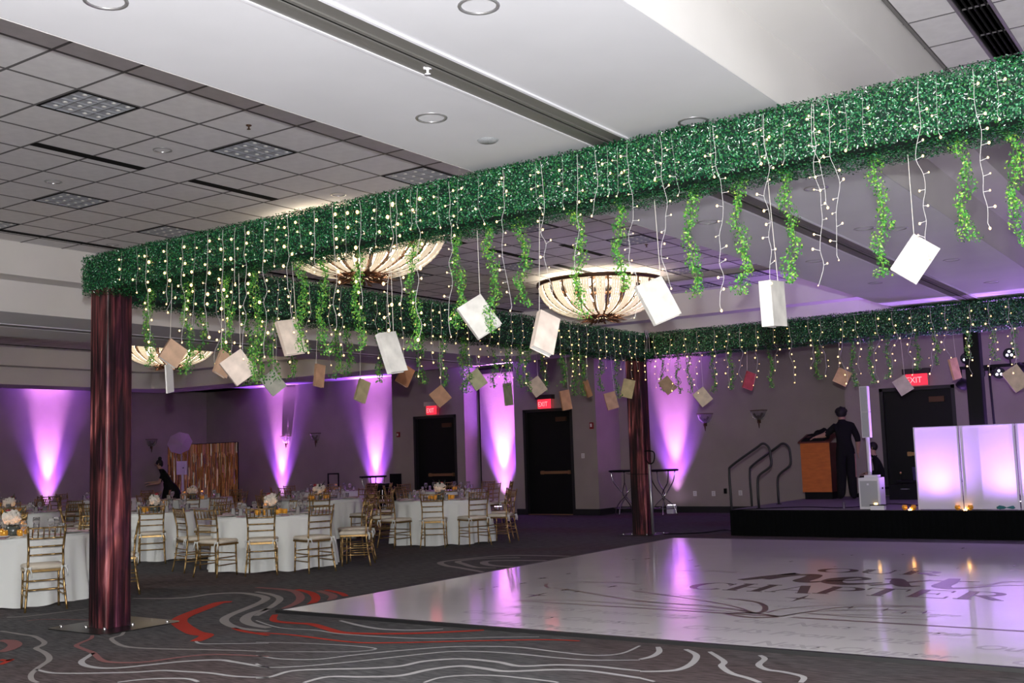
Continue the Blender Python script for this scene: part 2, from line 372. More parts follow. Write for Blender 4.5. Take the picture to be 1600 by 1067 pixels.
# far walls -----------------------------------------------------------------
def wallbox(name, x0, x1, y0, y1, lab=None, zt=ZR+.05):
    return struct(MB().box(x0, x1, y0, y1, 0, zt).obj(name, M['wall']), lab)
wallbox('wall_left', XL-.15, XL, YN, YB+.15, 'grey-brown wall on the far left of the ballroom')
wallbox('wall_right', XR, XR+.15, YN, YB+.15)
wallbox('wall_near', XL, XR, YN-.15, YN)
XW = dict(b0=-20.05, b1=-17.52, c0=-15.90, c1=-13.47, e0=-7.32)
wallbox('wall_back', XL, XR, YB, YB+.15, 'recessed grey-brown far wall')
# protruding wall blocks that hold the doors (with door recesses)
def doorwall(name, x0, x1, dx0, dx1, lab):
    b = MB(); y0, y1 = YP, YB
    b.box(x0, dx0, y0, y1, 0, ZR+.05).box(dx1, x1, y0, y1, 0, ZR+.05).box(dx0, dx1, y0, y1, 2.635, ZR+.05).box(dx0, dx1, y0+.25, y1, 0, 2.635)
    return struct(b.obj(name, M['wall']), lab)
doorwall('wall_back_left', XW['b0'], XW['b1'], -19.28, -17.80, 'grey wall around the left door')
doorwall('wall_back_centre', XW['c0'], XW['c1'], -15.63, -14.15, 'grey wall around the centre door')
doorwall('wall_back_right', XW['e0'], XR, -6.59, -5.09, 'grey wall behind the stage around the right door')
# folding partition panels in the recess between the two doors
pk = MB().box(-17.36, -15.92, 23.55, 23.70, .02, 3.72).obj('trim_1', M['wall']); struct(pk, 'tall folded partition panel lit purple between the two doors')
struct(MB().box(-17.52, -15.92, 23.72, 23.95, 0, 3.9).obj('panel_slot_shade', M['groove']))  # black block puts the darkness of the slot beside the panel into colour
struct(MB().box(-17.36, -15.92, 23.5, 23.71, 3.72, 3.82).obj('panel_gap_shade', M['groove']))  # black strip stands for the shadow gap above the panel
def doorset(n, x0, x1, barz, exitx, lab, stage=0):
    d = link('door_%d' % n, None, None, (0, 0, 0)); struct(d, lab)
    y = YP
    fr = MB().box(x0, x0+.07, y-.02, y+.15, stage, 2.66).box(x1-.07, x1, y-.02, y+.15, stage, 2.66).box(x0, x1, y-.02, y+.15, 2.59, 2.66)
    fr.obj('door_frame', M['basebd'], d)
    s = MB().box(x0+.07, x1-.07, y+.10, y+.15, stage+.01, 2.59); s.obj('door_leaf', M['door'], d)
    MB().box(x1-1.02, x1-.16, y+.02, y+.06, barz, barz+.07).box(x1-1.02, x1-.95, y+.05, y+.1, barz-.01, barz+.08).box(x1-.22, x1-.16, y+.05, y+.1, barz-.01, barz+.08).obj('push_bar', M['brass'], d)
    MB().box(x1-.52, x1-.22, y+.03, y+.10, 2.33, 2.44).obj('door_closer', M['bronze'], d)
    if not stage: MB().box(x0+.07, x1-.07, y-.0, y+.12, 0, .02).obj('threshold', M['brass'], d)
doorset(1, -19.28, -17.80, 1.02, 0, 'black metal door nearest the purple recess on the left')
doorset(2, -15.63, -14.15, 1.02, 0, 'black metal door with brass push bar right of the purple recess')
doorset(3, -6.59, -5.09, 1.25, 0, 'black door behind the stage beside the white speaker', stage=.45)
# baseboards
def bb(name, x0, x1, y, yf=None):
    struct(MB().box(x0, x1, y-.02, y, 0, .15).box(x0, x1, y-.025, y, .0, .02).obj(name, M['basebd']))
bb('baseboard_back', XL, XW['b0'], YB); bb('baseboard_back_middle', XW['c1'], XW['e0'], YB)
bb('baseboard_centre_left', XW['c0'], -15.63, YP); bb('baseboard_centre_right', -14.15, XW['c1'], YP)
bb('baseboard_door_left', XW['b0'], -19.28, YP); bb('baseboard_door_right', -17.80, XW['b1'], YP)
struct(MB().box(XL, XL+.02, YN, YB, 0, .15).box(XL, XL+.03, YN, YB, 0, .02).obj('baseboard_left', M['basebd']))
struct(MB().box(XW['c1'], XW['c1']+.02, YP, YB, 0, .15).box(XW['c1'], XW['c1']+.03, YP, YB, 0, .02).obj('baseboard_return', M['basebd']))

# ceiling -------------------------------------------------------------------
COF = [(-25.93, -16.6), (-13.99, -4.81), (-2.37, 6.8)]; CY0, CY1, INS = .6, 19.8, .43
def outline(x0, x1, y0, y1, r, n=8):
    """counter-clockwise from the near left corner, the two far corners rounded"""
    p = [(x0, y0), (x1, y0)]
    p += [(x1-r+r*math.cos(a), y1-r+r*math.sin(a)) for a in [PI/2*i/n for i in range(n+1)]]
    p += [(x0+r-r*math.sin(a), y1-r+r*math.cos(a)) for a in [PI/2*i/n for i in range(n+1)]]
    return p
cb = MB()
xs = [-27.14]+[v for c in COF for v in c]+[XR]
for i in range(0, len(xs), 2): cb.box(xs[i], xs[i+1], CY0, CY1, Z1, Z1+.03)
cb.box(-27.14, XR, CY1, 21.0, Z1, Z1+.03).box(-27.14, XR, YN, CY0, Z1, Z1+.03)
cb.box(-27.14, XR, 20.97, 21.0, Z1, ZR).box(-27.14, -27.11, YN, 21.0, Z1, ZR)
cb.box(XL, -27.14, YN, YB, ZR, ZR+.03).box(XL, XR, 21.0, YB, ZR, ZR+.03)
cb.box(XL-.1, XR+.1, YN-.1, YB+.1, Z3+.35, Z3+.40)
for x0, x1 in COF:
    r = 1.1
    for sx, xc in ((-1, x0+r), (1, x1-r)):       # rounded corner fillets
        arc = [(xc+sx*r*math.sin(a), CY1-r+r*math.cos(a)) for a in [PI/2*i/8 for i in range(9)]]
        poly = [(xc+sx*r, CY1)]+arc
        cb.prism(poly if sx < 0 else poly[::-1], Z1, Z1+.03)
ceil = cb.obj('ceiling', M['white']); struct(ceil, 'white drywall ceiling bands between the recessed tile coffers')
fb = MB()
for x0, x1 in COF:
    lo = outline(x0+.006, x1-.006, CY0+.006, CY1-.006, 1.1); up = outline(x0+INS, x1-INS, CY0+INS, CY1-INS, .8)
    n = len(lo)
    for i in range(n):
        j = (i+1) % n
        a, b = lo[i], lo[j]; c, d = up[i], up[j]
        fb.quad((*b, Z1), (*a, Z1), (*a, Z2), (*b, Z2)); fb.quad((*b, Z2), (*a, Z2), (*c, Z2), (*d, Z2)); fb.quad((*d, Z2), (*c, Z2), (*c, Z3+.02), (*d, Z3+.02))
fas = fb.obj('coffer_fascia', M['fascia'], ceil)
# dark plenum grid above the tiles
gb = MB()
for x0, x1 in COF: gb.box(x0+INS-.05, x1-INS+.05, CY0+INS-.05, CY1-INS+.05, Z3+.008, Z3+.05)
gb.obj('tile_grid', M['grid'], ceil)
T = .6096
tile_me = MB().box(-T/2+.002, T/2-.002, -T/2+.002, T/2-.002, .003, .006).mesh('tile', M['tile'])
slot_cells = {}
GX0, GY0 = -7.05, 5.034
TROFF = [(-7.96, 5.34), (-7.96, 7.17), (-7.35, 9.0), (-11.01, 7.17), (-11.62, 9.0), (-12.84, 7.17), (-7.96, 12.05), (-10.4, 12.05), (-11.62, 13.88), (-7.35, 13.88), (-9.79, 14.5), (-7.96, 16.9), (-8.57, 18.7), (-11.0, 17.5), (-7.35, 18.1)]
def snap(v, g0): return g0+(round((v-g0-T/2)/T))*T+T/2
TROFF = [(snap(a, GX0), snap(b, GY0)) for a, b in TROFF]
tkey = {(round(a, 2), round(b, 2)) for a, b in TROFF}
cells = []
x0, x1 = COF[1][0]+INS, COF[1][1]-INS; y0, y1 = CY0+INS, CY1-INS
ix0 = math.floor((x0-GX0)/T); ix1 = math.ceil((x1-GX0)/T); iy0 = math.floor((y0-GY0)/T); iy1 = math.ceil((y1-GY0)/T)
for ix in range(ix0, ix1):
    for iy in range(iy0, iy1):
        xa, xb = GX0+ix*T, GX0+(ix+1)*T; ya, yb = GY0+iy*T, GY0+(iy+1)*T
        xa, xb, ya, yb = max(xa, x0), min(xb, x1), max(ya, y0), min(yb, y1)
        if xb-xa < .08 or yb-ya < .08: continue
        cells.append((xa, xb, ya, yb))
cx_ = lambda c: ((c[0]+c[1])/2, (c[2]+c[3])/2)
vis = [c for c in cells if cx_(c)[0] < -6.4 and cx_(c)[1] > 3.6]
vis.sort(key=lambda c: math.hypot(*cx_(c)))
rest = [c for c in cells if c not in vis]
ntile = 0
def slot_row(c): return None
restb = MB()
def puttile(c, i):
    (cx, cy) = cx_(c)
    if (round(cx, 2), round(cy, 2)) in tkey: return 0
    full = abs(c[1]-c[0]-T) < .02 and abs(c[3]-c[2]-T) < .02
    if i < 284:
        if full: link('tile', tile_me, ceil, (cx, cy, Z3))
        else: MB().box(c[0]+.013, c[1]-.013, c[2]+.013, c[3]-.013, Z3+.003, Z3+.006).obj('tile', M['tile'], ceil)
    else: restb.box(c[0]+.013, c[1]-.013, c[2]+.013, c[3]-.013, Z3+.003, Z3+.006)
    return 1
for c in vis: ntile += puttile(c, ntile)
for c in rest: puttile(c, 999)
# right coffer: a narrow cut row, the black slot grille, then full tiles
X2 = COF[2][0]+INS
GY2 = 8.02
i = 0
for iy in range(-11, 19):
    ya, yb = max(GY2+iy*T, y0), min(GY2+(iy+1)*T, y1)
    if yb-ya < .05: continue
    cols = [(X2+.03, -1.56)]+[(-1.335+k*T, -1.335+(k+1)*T) for k in range(12)]
    for k, (xa, xb) in enumerate(cols):
        xb = min(xb, COF[2][1]-INS)
        if k < 3 and 6.6 < (ya+yb)/2 < 10 and i < 16:
            MB().box(xa+.01, xb-.01, ya+.01, yb-.01, Z3+.003, Z3+.006).obj('tile', M['tile'], ceil); i += 1
        else: restb.box(xa+.01, xb-.01, ya+.01, yb-.01, Z3+.003, Z3+.006)
x0c, x1c = COF[0][0]+INS, COF[0][1]-INS
for ix in range(14):
    for iy in range(31):
        xa, ya = x0c+.02+ix*T, y0+iy*T
        if xa+T < x1c+.1 and ya+T < y1: restb.box(xa+.013, min(xa+T, x1c)-.013, ya+.013, ya+T-.013, Z3+.003, Z3+.006)
o = restb.obj('tile_field', M['tile'], ceil); o['kind'] = 'stuff'
bars = MB(); bw = .0125
for x_ in [GX0+k*T for k in range(-12, 4)]:
    if x0 < x_ < x1: bars.box(x_-bw, x_+bw, y0, y1, Z3, Z3+.004)
for y_ in [GY0+k*T for k in range(-8, 25)]:
    if y0 < y_ < y1: bars.box(x0, x1, y_-bw, y_+bw, Z3+.0005, Z3+.004)
for x_ in [X2+.02, -1.56, -1.335]+[-1.335+k*T for k in range(1, 13)]:
    bars.box(x_-bw, x_+bw, y0, y1, Z3, Z3+.004, 1)
for k in range(-11, 19):
    y_ = GY2+k*T
    if y0 < y_ < y1: bars.box(X2, COF[2][1]-INS, y_-bw*.6, y_+bw*.6, Z3+.0005, Z3+.004)
bars.obj('tile_grid', [M['grid'], M['track']], ceil)
# linear slot diffusers
def slot(x, y0, y1, w=.11, z=Z3-.004, lab=''):
    b = MB().box(x-w/2, x+w/2, y0, y1, z, z+.02); b.obj('slot_diffuser', M['groove'], ceil)
yy = 5.64-3*T*2
for k in range(9):
    ya = GY0+T-3*T*1+k*3*T
    if ya+2*T < y1: slot(-9.29, ya, ya+2*T)
slot(-13.02, 1.2, 19.3, .10)
slot(-25.0, 1.2, 19.3, .10)
slot(-9.9, 10.0, 10.0+2*T, .10); slot(-8.3, 13.4, 13.4+2*T, .1)
for k in range(-6, 10):
    ya = GY2+k*T
    if ya < 2: continue
    g = MB()
    g.box(-1.545, -1.35, ya+.012, ya+T-.012, Z3+.008, Z3+.012)
    for q in range(5): g.box(-1.535+q*.042, -1.525+q*.042, ya+.012, ya+T-.012, Z3-.01, Z3+.01)
    g.obj('slot_diffuser', M['groove'], ceil)
# partition tracks in the drywall bands
for xt in (-3.61, -15.29):
    tb = MB()
    tb.box(xt-.13, xt-.012, YN, 21.0, Z1-.006, Z1, 0).box(xt+.012, xt+.13, YN, 21.0, Z1-.006, Z1, 0)
    tb.box(xt-.012, xt+.012, YN, 21.0, Z1-.002, Z1, 1).box(xt-.15, xt-.13, YN, 21.0, Z1-.012, Z1, 2).box(xt+.13, xt+.15, YN, 21.0, Z1-.012, Z1, 2)
    tb.box(xt-.035, xt-.012, YN, 21.0, Z1-.014, Z1, 0).box(xt+.012, xt+.035, YN, 21.0, Z1-.014, Z1, 0)
    tb.obj('partition_track', [M['track'], M['groove'], M['frame']], ceil)

def troffer(x, y, i):
    t = thing('recessed_troffer_light', TL[i] if i < len(TL) else 'square troffer light in the tiles beyond the near hedge beam, %s from the camera' % ['first', 'second', 'third', 'fourth', 'fifth', 'sixth', 'seventh', 'eighth', 'ninth'][i-6], 'ceiling light', (x, y, Z3), 0, 'troffer lights in the tile ceiling')
    h = T/2
    MB().box(-h+.01, h-.01, -h+.01, -h+.03, -.004, .03).box(-h+.01, h-.01, h-.03, h-.01, -.004, .03).box(-h+.01, -h+.03, -h+.03, h-.03, -.004, .03).box(h-.03, h-.01, -h+.03, h-.03, -.004, .03).obj('frame', M['groove'], t)
    l = MB(); s = (2*h-.06)/4
    for a in range(4):
        for c in range(4):
            cx, cy = -h+.03+s*(a+.5), -h+.03+s*(c+.5); k = s*.48; q = s*.30
            v = [(cx-k, cy-k, -.002), (cx+k, cy-k, -.002), (cx+k, cy+k, -.002), (cx-k, cy+k, -.002), (cx-q, cy-q, .0055), (cx+q, cy-q, .0055), (cx+q, cy+q, .0055), (cx-q, cy+q, .0055)]; l.ball((cx+.02, cy+.02, .0), .022, 6, 1, (1, 1, .3))  # white ball stands for the bright glint in each cell
            l.add(v, [(0,1,5,4), (1,2,6,5), (2,3,7,6), (3,0,4,7), (4,5,6,7)])
    l.obj('louver', [M['louver'], M['china']], t)
TL = ['square troffer light above the left end, nearest the white ceiling band', 'square troffer light with blue-grey louver cells right of the sprinkler', 'square troffer light touching the pink border strip above the hedge',
      'square troffer light in the second row from the left, above the dark slot', 'square troffer light just above the far left hedge corner', 'square troffer light cut by the left picture edge']
for i, (x, y) in enumerate(TROFF): troffer(x, y, i)

def can(x, y, z, lab, r=.085, grp='round downlights'):
    t = thing('recessed_downlight', lab, 'ceiling light', (x, y, z), 0, grp)
    MB().lathe([(r*1.22, 0), (r*1.2, -.005), (r*1.05, -.006), (r, -.002), (r, .03)], n=20).obj('trim_ring', M['alu'], t, True)
    MB().lathe([(r, -.002), (r*.8, .06), (.001, .075)], n=20).obj('reflector', M['reflector'], t, True)
for i, (x, y) in enumerate([(-8.57, 6.56), (-10.4, 6.56), (-8.57, 9.0), (-12.84, 8.97), (-10.4, 14.0), (-8.57, 15.4), (-12.2, 16.2)]):
    can(snap(x, GX0), snap(y, GY0), Z3, ['small downlight in the tile between the two nearest troffers', 'small downlight above the lower left troffer in the tiles', 'small downlight in the tile right above the hedge top',
        'small downlight in the tile above the hedge corner'][i] if i < 4 else 'small downlight in the far tiles behind the vines, %s from the camera' % ['nearest', 'middle', 'farthest'][i-4], .075, 'downlights in the tiles')
BL = [(748, 9, 'round downlight at the top edge of the white ceiling band'), (674, 184, 'round downlight in the white band left of the dark track'), (165, 1, 'round downlight cut by the top left edge'), (1083, 190, 'round downlight just above the green hedge'),
      (1275, 294, 'dark downlight under the hedge right of the crossing track'), (1350, 357, 'downlight seen left of the long vine under the hedge'), (1402, 357, 'downlight seen right of the long vine behind the white book'), (1272, 408, 'downlight low in the band left of the track'), (1487, 406, 'downlight right of the large white book'),
      (1368, 442, 'tiny downlight near the purple glow'), (1549, 441, 'tiny downlight at the right above the purple glow'), (1106, 347, 'small dark downlight right of the hanging vine')]
for px, py, lab in BL:
    p = at(px, py, z=Z1)
    if abs(p.x+3.61) > .3: can(p.x, p.y, Z1, lab)
for i, (x_, y_) in enumerate(FILL_SPOTS): can(x_, y_, Z1, 'added fill downlight out of view, %s of six' % ['first', 'second', 'third', 'fourth', 'fifth', 'sixth'][i])  # unseen cans added to house the fill spots
def sprinkler(p, z, lab, m='bronze', s=1.0):
    t = MB().lathe([(.001, 0), (.045, 0), (.04, -.012), (.012, -.018), (.012, -.05), (.03, -.052), (.03, -.056), (.001, -.058)], n=12)
    o = t.obj('sprinkler_head', M[m], None, True); o.location = (p[0], p[1], z); o.scale = (.6, .6, .7); tag(o, lab, 'sprinkler', 'fire sprinklers on the ceiling')
sprinkler((-7.35, 6.56), Z3, 'dark sprinkler head in the tile above the blue-grey troffer')
sprinkler(at(668, 104, z=Z1), Z1-.006, 'white sprinkler head beside the dark ceiling track', 'frame')
p = at(1010, 382, z=Z3); sprinkler(p, Z3, 'small dark sprinkler head in the tiles above the main chandelier')
p = at(762, 219, z=Z1); o = MB().lathe([(.001, -.012), (.06, -.012), (.075, 0)], n=20).obj('ceiling_speaker', M['grille'], None, True); o.location = (p.x, p.y, Z1); tag(o, 'small round grey ceiling disc on the white band', 'ceiling fitting')

# ================================================================== DANCE FLOOR
DX0, DX1, DY0, DY1 = -8.50, 1.0, 7.98, 17.05
df = thing('dance_floor', 'glossy white printed dance floor with black edge and brown lettering', 'dance floor', (0, 0, 0))
MB().box(DX0, DX1, DY0, DY1, 0, .028).obj('floor_panel', M['dance'], df)
e = MB(); k = .045
e.box(DX0-k, DX1+k, DY0-k, DY0, 0, .030).box(DX0-k, DX1+k, DY1, DY1+k, 0, .030).box(DX0-k, DX0, DY0, DY1, 0, .030).box(DX1, DX1+k, DY0, DY1, 0, .030)
e.obj('edge_trim', M['basebd'], df)
ZI = .0286
# heavy serif capitals: strokes as (points, widths) in a unit box
def cap(ch):
    T_, t_ = .20, .045
    V = lambda x, w=T_: ([(x, 0), (x, 1)], w)
    Hh = lambda y, x0, x1, w=t_: ([(x0, y), (x1, y)], w)
    sf = lambda x, y, w=.34: ([(x-w/2, y), (x+w/2, y)], .05)
    arc = lambda cx, cy, rx, ry, a0, a1, w0, w1, n=22: ([(cx+rx*math.cos(math.radians(a0+(a1-a0)*i/n)), cy+ry*math.sin(math.radians(a0+(a1-a0)*i/n))) for i in range(n+1)],
          [w0+(w1-w0)*abs(math.cos(math.radians(a0+(a1-a0)*i/n)))**1.5 for i in range(n+1)])
    if ch == 'C': return [arc(.48, .5, .38, .48, 40, 322, .05, .21), ([(.80, .62), (.80, .97)], .05)], .9
    if ch == 'H': return [V(.2), V(.75), Hh(.52, .2, .75), sf(.2, .02), sf(.2, .98), sf(.75, .02), sf(.75, .98)], .95
    if ch == 'A': return [([(.12, 0), (.47, 1)], .05), ([(.47, 1), (.82, 0)], .21), Hh(.33, .22, .7), sf(.12, .02, .24), sf(.82, .02, .32)], .95
    if ch == 'P': return [V(.22), arc(.40, .73, .36, .25, 90, -90, .05, .2), Hh(.98, .2, .4), Hh(.48, .2, .4), sf(.22, .02), sf(.17, .98, .2)], .85
    if ch == 'T': return [V(.45), Hh(.97, .05, .85, .06), ([(.06, .97), (.06, .72)], .05), ([(.84, .97), (.84, .72)], .05), sf(.45, .02)], .92
    if ch == 'E': return [V(.22), Hh(.975, .1, .78), Hh(.52, .2, .58), Hh(.025, .1, .82), ([(.78, .97), (.78, .74)], .05), ([(.82, .03), (.82, .28)], .05), ([(.58, .42), (.58, .62)], .045)], .92
    if ch == 'R': return [V(.22), arc(.42, .74, .34, .24, 90, -90, .05, .19), Hh(.98, .1, .42), Hh(.5, .2, .42), ([(.42, .5), (.84, .02)], .19), sf(.22, .02), sf(.86, .02, .2)], .98
    if ch == 'O': return [arc(.5, .5, .38, .47, 0, 360, .05, .21, 36)], 1.0
    if ch == 'U': return [([(.2, 1), (.2, .35)], .2), arc(.48, .33, .28, .30, 180, 360, .06, .14), ([(.76, .33), (.76, 1)], .06), sf(.2, .98), sf(.76, .98, .24)], .98
def word(b, txt, x0, y0, x1, h, dy=0):
    g = [cap(c) for c in txt]; W = sum(a[1] for a in g); u = (x1-x0)/W; x = x0; zz = 0
    for st, wd in g:
        for pts, w_ in st:
            q = [(x+p[0]*u, y0+p[1]*h+dy*(x-x0)/(x1-x0)) for p in pts]
            b.ribbon(q, [v*u for v in w_] if isinstance(w_, list) else w_*(u if abs(pts[0][0]-pts[-1][0]) < abs(pts[0][1]-pts[-1][1]) else h), ZI+zz); zz += .00003
        x += wd*u
for txt, a in (('CHAPTER', (-5.40, 10.93, -2.15, .60, .22)), ('OUR', (-4.62, 12.88, -3.15, .42, .05))):
    for i, c in enumerate([txt]):
        b = MB(); word(b, txt, *a); b.obj('lettering', M['floorink'], df)
# brush-script "next"
b = MB(); ox, oy = -5.15, 11.85
def brush(pts, ws, n=7):
    P = spline([(ox+x, oy+y) for x, y in pts], n); k = len(pts)-1
    W = [np.interp(i/(len(P)-1)*k, range(len(ws)), ws) for i in range(len(P))]
    global _bz; _bz += .00004
    b.ribbon(P, [float(v) for v in W], ZI+.0001+_bz)
_bz = 0
brush([(.05, .0), (.22, .35), (.42, .78), (.30, .62)], [.12, .20, .16, .05])
brush([(.30, .15), (.45, .6), (.66, .72), (.72, .45), (.72, .15), (.84, .06), (.98, .2)], [.10, .12, .17, .20, .20, .12, .05])
brush([(.98, .2), (1.22, .36), (1.34, .52), (1.20, .64), (1.04, .44), (1.06, .16), (1.24, .02), (1.46, .14), (1.58, .28)], [.05, .08, .10, .11, .20, .24, .17, .10, .05])
brush([(1.52, .58), (1.64, .62), (1.74, .34), (1.88, .05), (2.02, .12)], [.06, .12, .20, .15, .05])
brush([(2.02, .64), (1.80, .34), (1.52, .0)], [.09, .08, .09])
brush([(2.20, .86), (2.22, .5), (2.22, .16), (2.34, .03), (2.52, .14), (2.75, .40), (3.1, .52)], [.12, .18, .20, .16, .08, .04, .02])
brush([(2.02, .60), (2.25, .62), (2.50, .66)], [.05, .08, .05])
b.obj('lettering', M['floorink'], df)
# pale repeated script rows along the border
def textmesh(txt, size, shear=.35, xs=1.0):
    cu_ = bpy.data.curves.new('t', 'FONT'); cu_.body = txt; cu_.size = size; cu_.shear = shear; cu_.resolution_u = 2; cu_.offset = .006 if size > .2 else 0
    o = bpy.data.objects.new('t', cu_); COL.objects.link(o); bpy.context.view_layer.update()
    me = bpy.data.meshes.new_from_object(o.evaluated_get(bpy.context.evaluated_depsgraph_get())); bpy.data.objects.remove(o)
    return me
A_ = textmesh('Our Next Chapter', .27); B_ = textmesh('COHS Prom 2026', .27)
for m_ in (A_, B_): m_.materials.clear(); m_.materials.append(M['floorgrey'])
wA = max(v.co.x for v in A_.vertices); wB = max(v.co.x for v in B_.vertices)
for r_, (y, ph) in enumerate([(9.02, -4.02), (8.54, -4.28), (8.06, -3.95)]):
    seq = 0
    for k in range(-2, 3):
        isA = (k+r_) % 2 == 0
        x = ph+k*2.36+(0 if k else 0)
        if x < DX0+.1 or x > DX1-2.1: continue
        link('lettering', A_ if isA else B_, df, (x, y, ZI)).scale = (2.05/(wA if isA else wB), 1, 1)
C_ = textmesh('Our story continues here', .20)
C_.materials.clear(); C_.materials.append(M['floorgrey'])
# open book, swirls and stars
b = MB()
def z8(x, y): return tuple(at(700+x/3.077, 860+y/3.077, z=ZI)[:2])
def z7(x, y): return tuple(at(1080+x/3.077, 860+y/3.077, z=ZI)[:2])
b.ribbon([(-6.57, 9.453), (-4.3, 9.45), (-3.72, 9.45)], [.03, .055, .055], ZI); b.ribbon([(-3.60, 9.45), (-1.7, 9.45), (.4, 9.45)], [.055, .055, .05], ZI)
b.ribbon(spline([z7(165, 303), z7(290, 300), z7(420, 317)], 8), .055, ZI); b.ribbon(spline([z7(165, 305), z7(290, 322), z7(420, 319)], 8), .06, ZI)
for pts, w_ in [([(1478,303),(1380,270),(1250,245),(1050,215),(880,192)], .03), ([(1470,303),(1400,285),(1200,262),(1000,250),(800,225),(560,185),(490,180),(470,170),(480,160),(560,155),(800,152),(905,162)], .028),
                ([(1465,303),(1300,290),(1100,275),(600,240),(340,240)], .022), ([(1468,303),(1350,282),(1100,258),(850,240)], .018), ([(1478,303),(1520,290),(1520,265),(1470,245),(1350,232)], .045), ([(1100,95),(1300,100),(1400,108)], .03)]:
    b.ribbon(spline([z8(*p) for p in pts], 6), w_*1.25, ZI)
for pts, w_ in [([(420,318),(700,275),(900,270),(1150,272)], .022), ([(360,300),(450,280),(700,262),(1120,268)], .02), ([(430,318),(560,296),(800,286),(1170,290)], .018), ([(540,300),(800,320),(1100,330),(1130,335)], .018), ([(560,305),(900,312),(1180,318)], .015),
                ([(1600,150),(1500,152),(1430,165),(1300,168)], .03), ([(1600,100),(1560,92),(1530,98)], .03)]:
    b.ribbon(spline([z7(*p) for p in pts], 6), w_*1.4, ZI)
b.obj('book_drawing', M['floorink2'], df)
b = MB()
def star(c, R, k=.22):
    p = [(c[0]+(R if i % 2 == 0 else R*k)*math.sin(PI*i/4)*(1 if i % 4 == 2 or i % 4 == 0 else 1), c[1]+(R*1.5 if i % 2 == 0 else R*k)*math.cos(PI*i/4)) for i in range(8)]
    n = len(b.v); b.add([(*q, ZI+.0002) for q in p]+[(*c, ZI+.0002)], [((i+1) % 8, i, 8) for i in range(8)])
star(z7(525, 230), .17); star(z8(425, 215), .15); star(z8(455, 133), .09); star(z8(790, 173), .08)
for _ in range(46):
    x, y = random.uniform(-8, -.3), random.uniform(9.7, 16.6)
    if -5.6 < x < -1.9 and 10.7 < y < 13.4: continue
    star((x, y), random.choice([.04, .05, .07]))
b.obj('star_print', M['floorink'], df)
b = MB()
b.ribbon([(DX0, 9.0+3.0), (DX1, 12.0)], .004, ZI-.0003)
link('lettering', C_, df, (-5.6, 10.35, ZI)); link('lettering', C_, df, (-4.4, 10.0, ZI))

# ================================================================== PERGOLA
PX, PY, PC = -9.43, 6.60, 17.95          # post line x, near beam y, far beam y
BT, BBt, HW = 3.645, 3.30, .17            # beam top, bottom, half width
per = thing('hedge_pergola', 'tall rectangular pergola of green boxwood hedge beams on rustic wooden posts', 'pergola', (0, 0, 0))
def leaves(b0, b1, n, size, seed, faces, droop=.02):
    """n folded leaves over the chosen faces of a beam b0..b1 (numpy, one mesh)"""
    g = np.random.default_rng(seed); P = []; N = []
    d = b1-b0; areas = {'-y': d[0]*d[2], '+y': d[0]*d[2], '-x': d[1]*d[2], '+x': d[1]*d[2], '-z': d[0]*d[1], '+z': d[0]*d[1]*.8}
    tot = sum(areas[f] for f in faces)
    for f in faces:
        k = int(n*areas[f]/tot); p = b0+g.random((k, 3))*d; ax = 'xyz'.index(f[1]); p[:, ax] = (b0 if f[0] == '-' else b1)[ax]
        for q_ in (0, 1, 2):
            if q_ != ax: p[:, q_] += g.normal(size=k)*.012
        nn = np.zeros((k, 3)); nn[:, ax] = -1 if f[0] == '-' else 1
        lump = .012*np.sin(p[:, (ax+1) % 3]*9+seed)*np.cos(p[:, (ax+2) % 3]*11)
        p += nn*(g.random((k, 1))*.035+lump[:, None]); P.append(p); N.append(nn)
        if f == '-z': P[-1][:, 2] -= .03*np.abs(np.sin(p[:, 0]*2.1+p[:, 1]*2.1+seed))*g.random(k)
    sp = np.where(np.concatenate(N)[:, 2] < -.5, .25, .45)[:, None]
    return leafmesh(np.concatenate(P), np.concatenate(N), size, g, sp)
def leafmesh(P, N, size, g, spread=.75):
    k = len(P)
    if np.isscalar(size): size = np.full(k, size)
    n = N+g.normal(size=(k, 3))*spread; n /= np.linalg.norm(n, axis=1)[:, None]
    t = np.cross(n, g.normal(size=(k, 3))); t /= np.linalg.norm(t, axis=1)[:, None]+1e-9; s = np.cross(n, t)
    L = size*(.7+.6*g.random(k)); W = L*.30
    v = np.empty((k, 4, 3)); L = L[:, None]; W = W[:, None]
    v[:, 0] = P-t*L/2; v[:, 2] = P+t*L/2; v[:, 1] = P+s*W+n*L*.12; v[:, 3] = P-s*W+n*L*.12
    me = bpy.data.meshes.new('foliage'); me.vertices.add(k*4); me.vertices.foreach_set('co', v.ravel())
    i = np.arange(k)*4; f = np.stack([i, i+1, i+2, i, i+2, i+3], 1).reshape(-1, 3)
    me.loops.add(len(f)*3); me.loops.foreach_set('vertex_index', f.ravel().astype(np.int32)); me.polygons.add(len(f))
    me.polygons.foreach_set('loop_start', (np.arange(len(f))*3).astype(np.int32)); me.update(calc_edges=True); me.validate()
    return me
def beam(x0, x1, y0, y1, z0, z1, n, size, seed, faces):
    b = MB().box(x0+.02, x1-.02, y0+.02, y1-.02, z0+.02, z1-.02).obj('hedge_beam', M['core'], per)
    me = leaves(np.array((x0, y0, z0)), np.array((x1, y1, z1)), n, size, seed, faces); me.materials.append(M['hedge'])
    o = link('foliage', me, b); o['kind'] = 'stuff'
beam(PX-HW-.03, 1.3, PY-HW, PY+HW, BBt, BT, 150000, .0175, 1, ['-y', '-z', '+z', '-x'])
beam(PX-HW, PX+HW, PY+HW, PC+HW, BBt-.08, BT+.02, 66000, .023, 2, ['+x', '-z', '-x', '+z'])
beam(PX-HW, .3, PC-HW, PC+HW, BBt-.04, BT+.02, 56000, .024, 3, ['-y', '-z', '+z', '-x'])
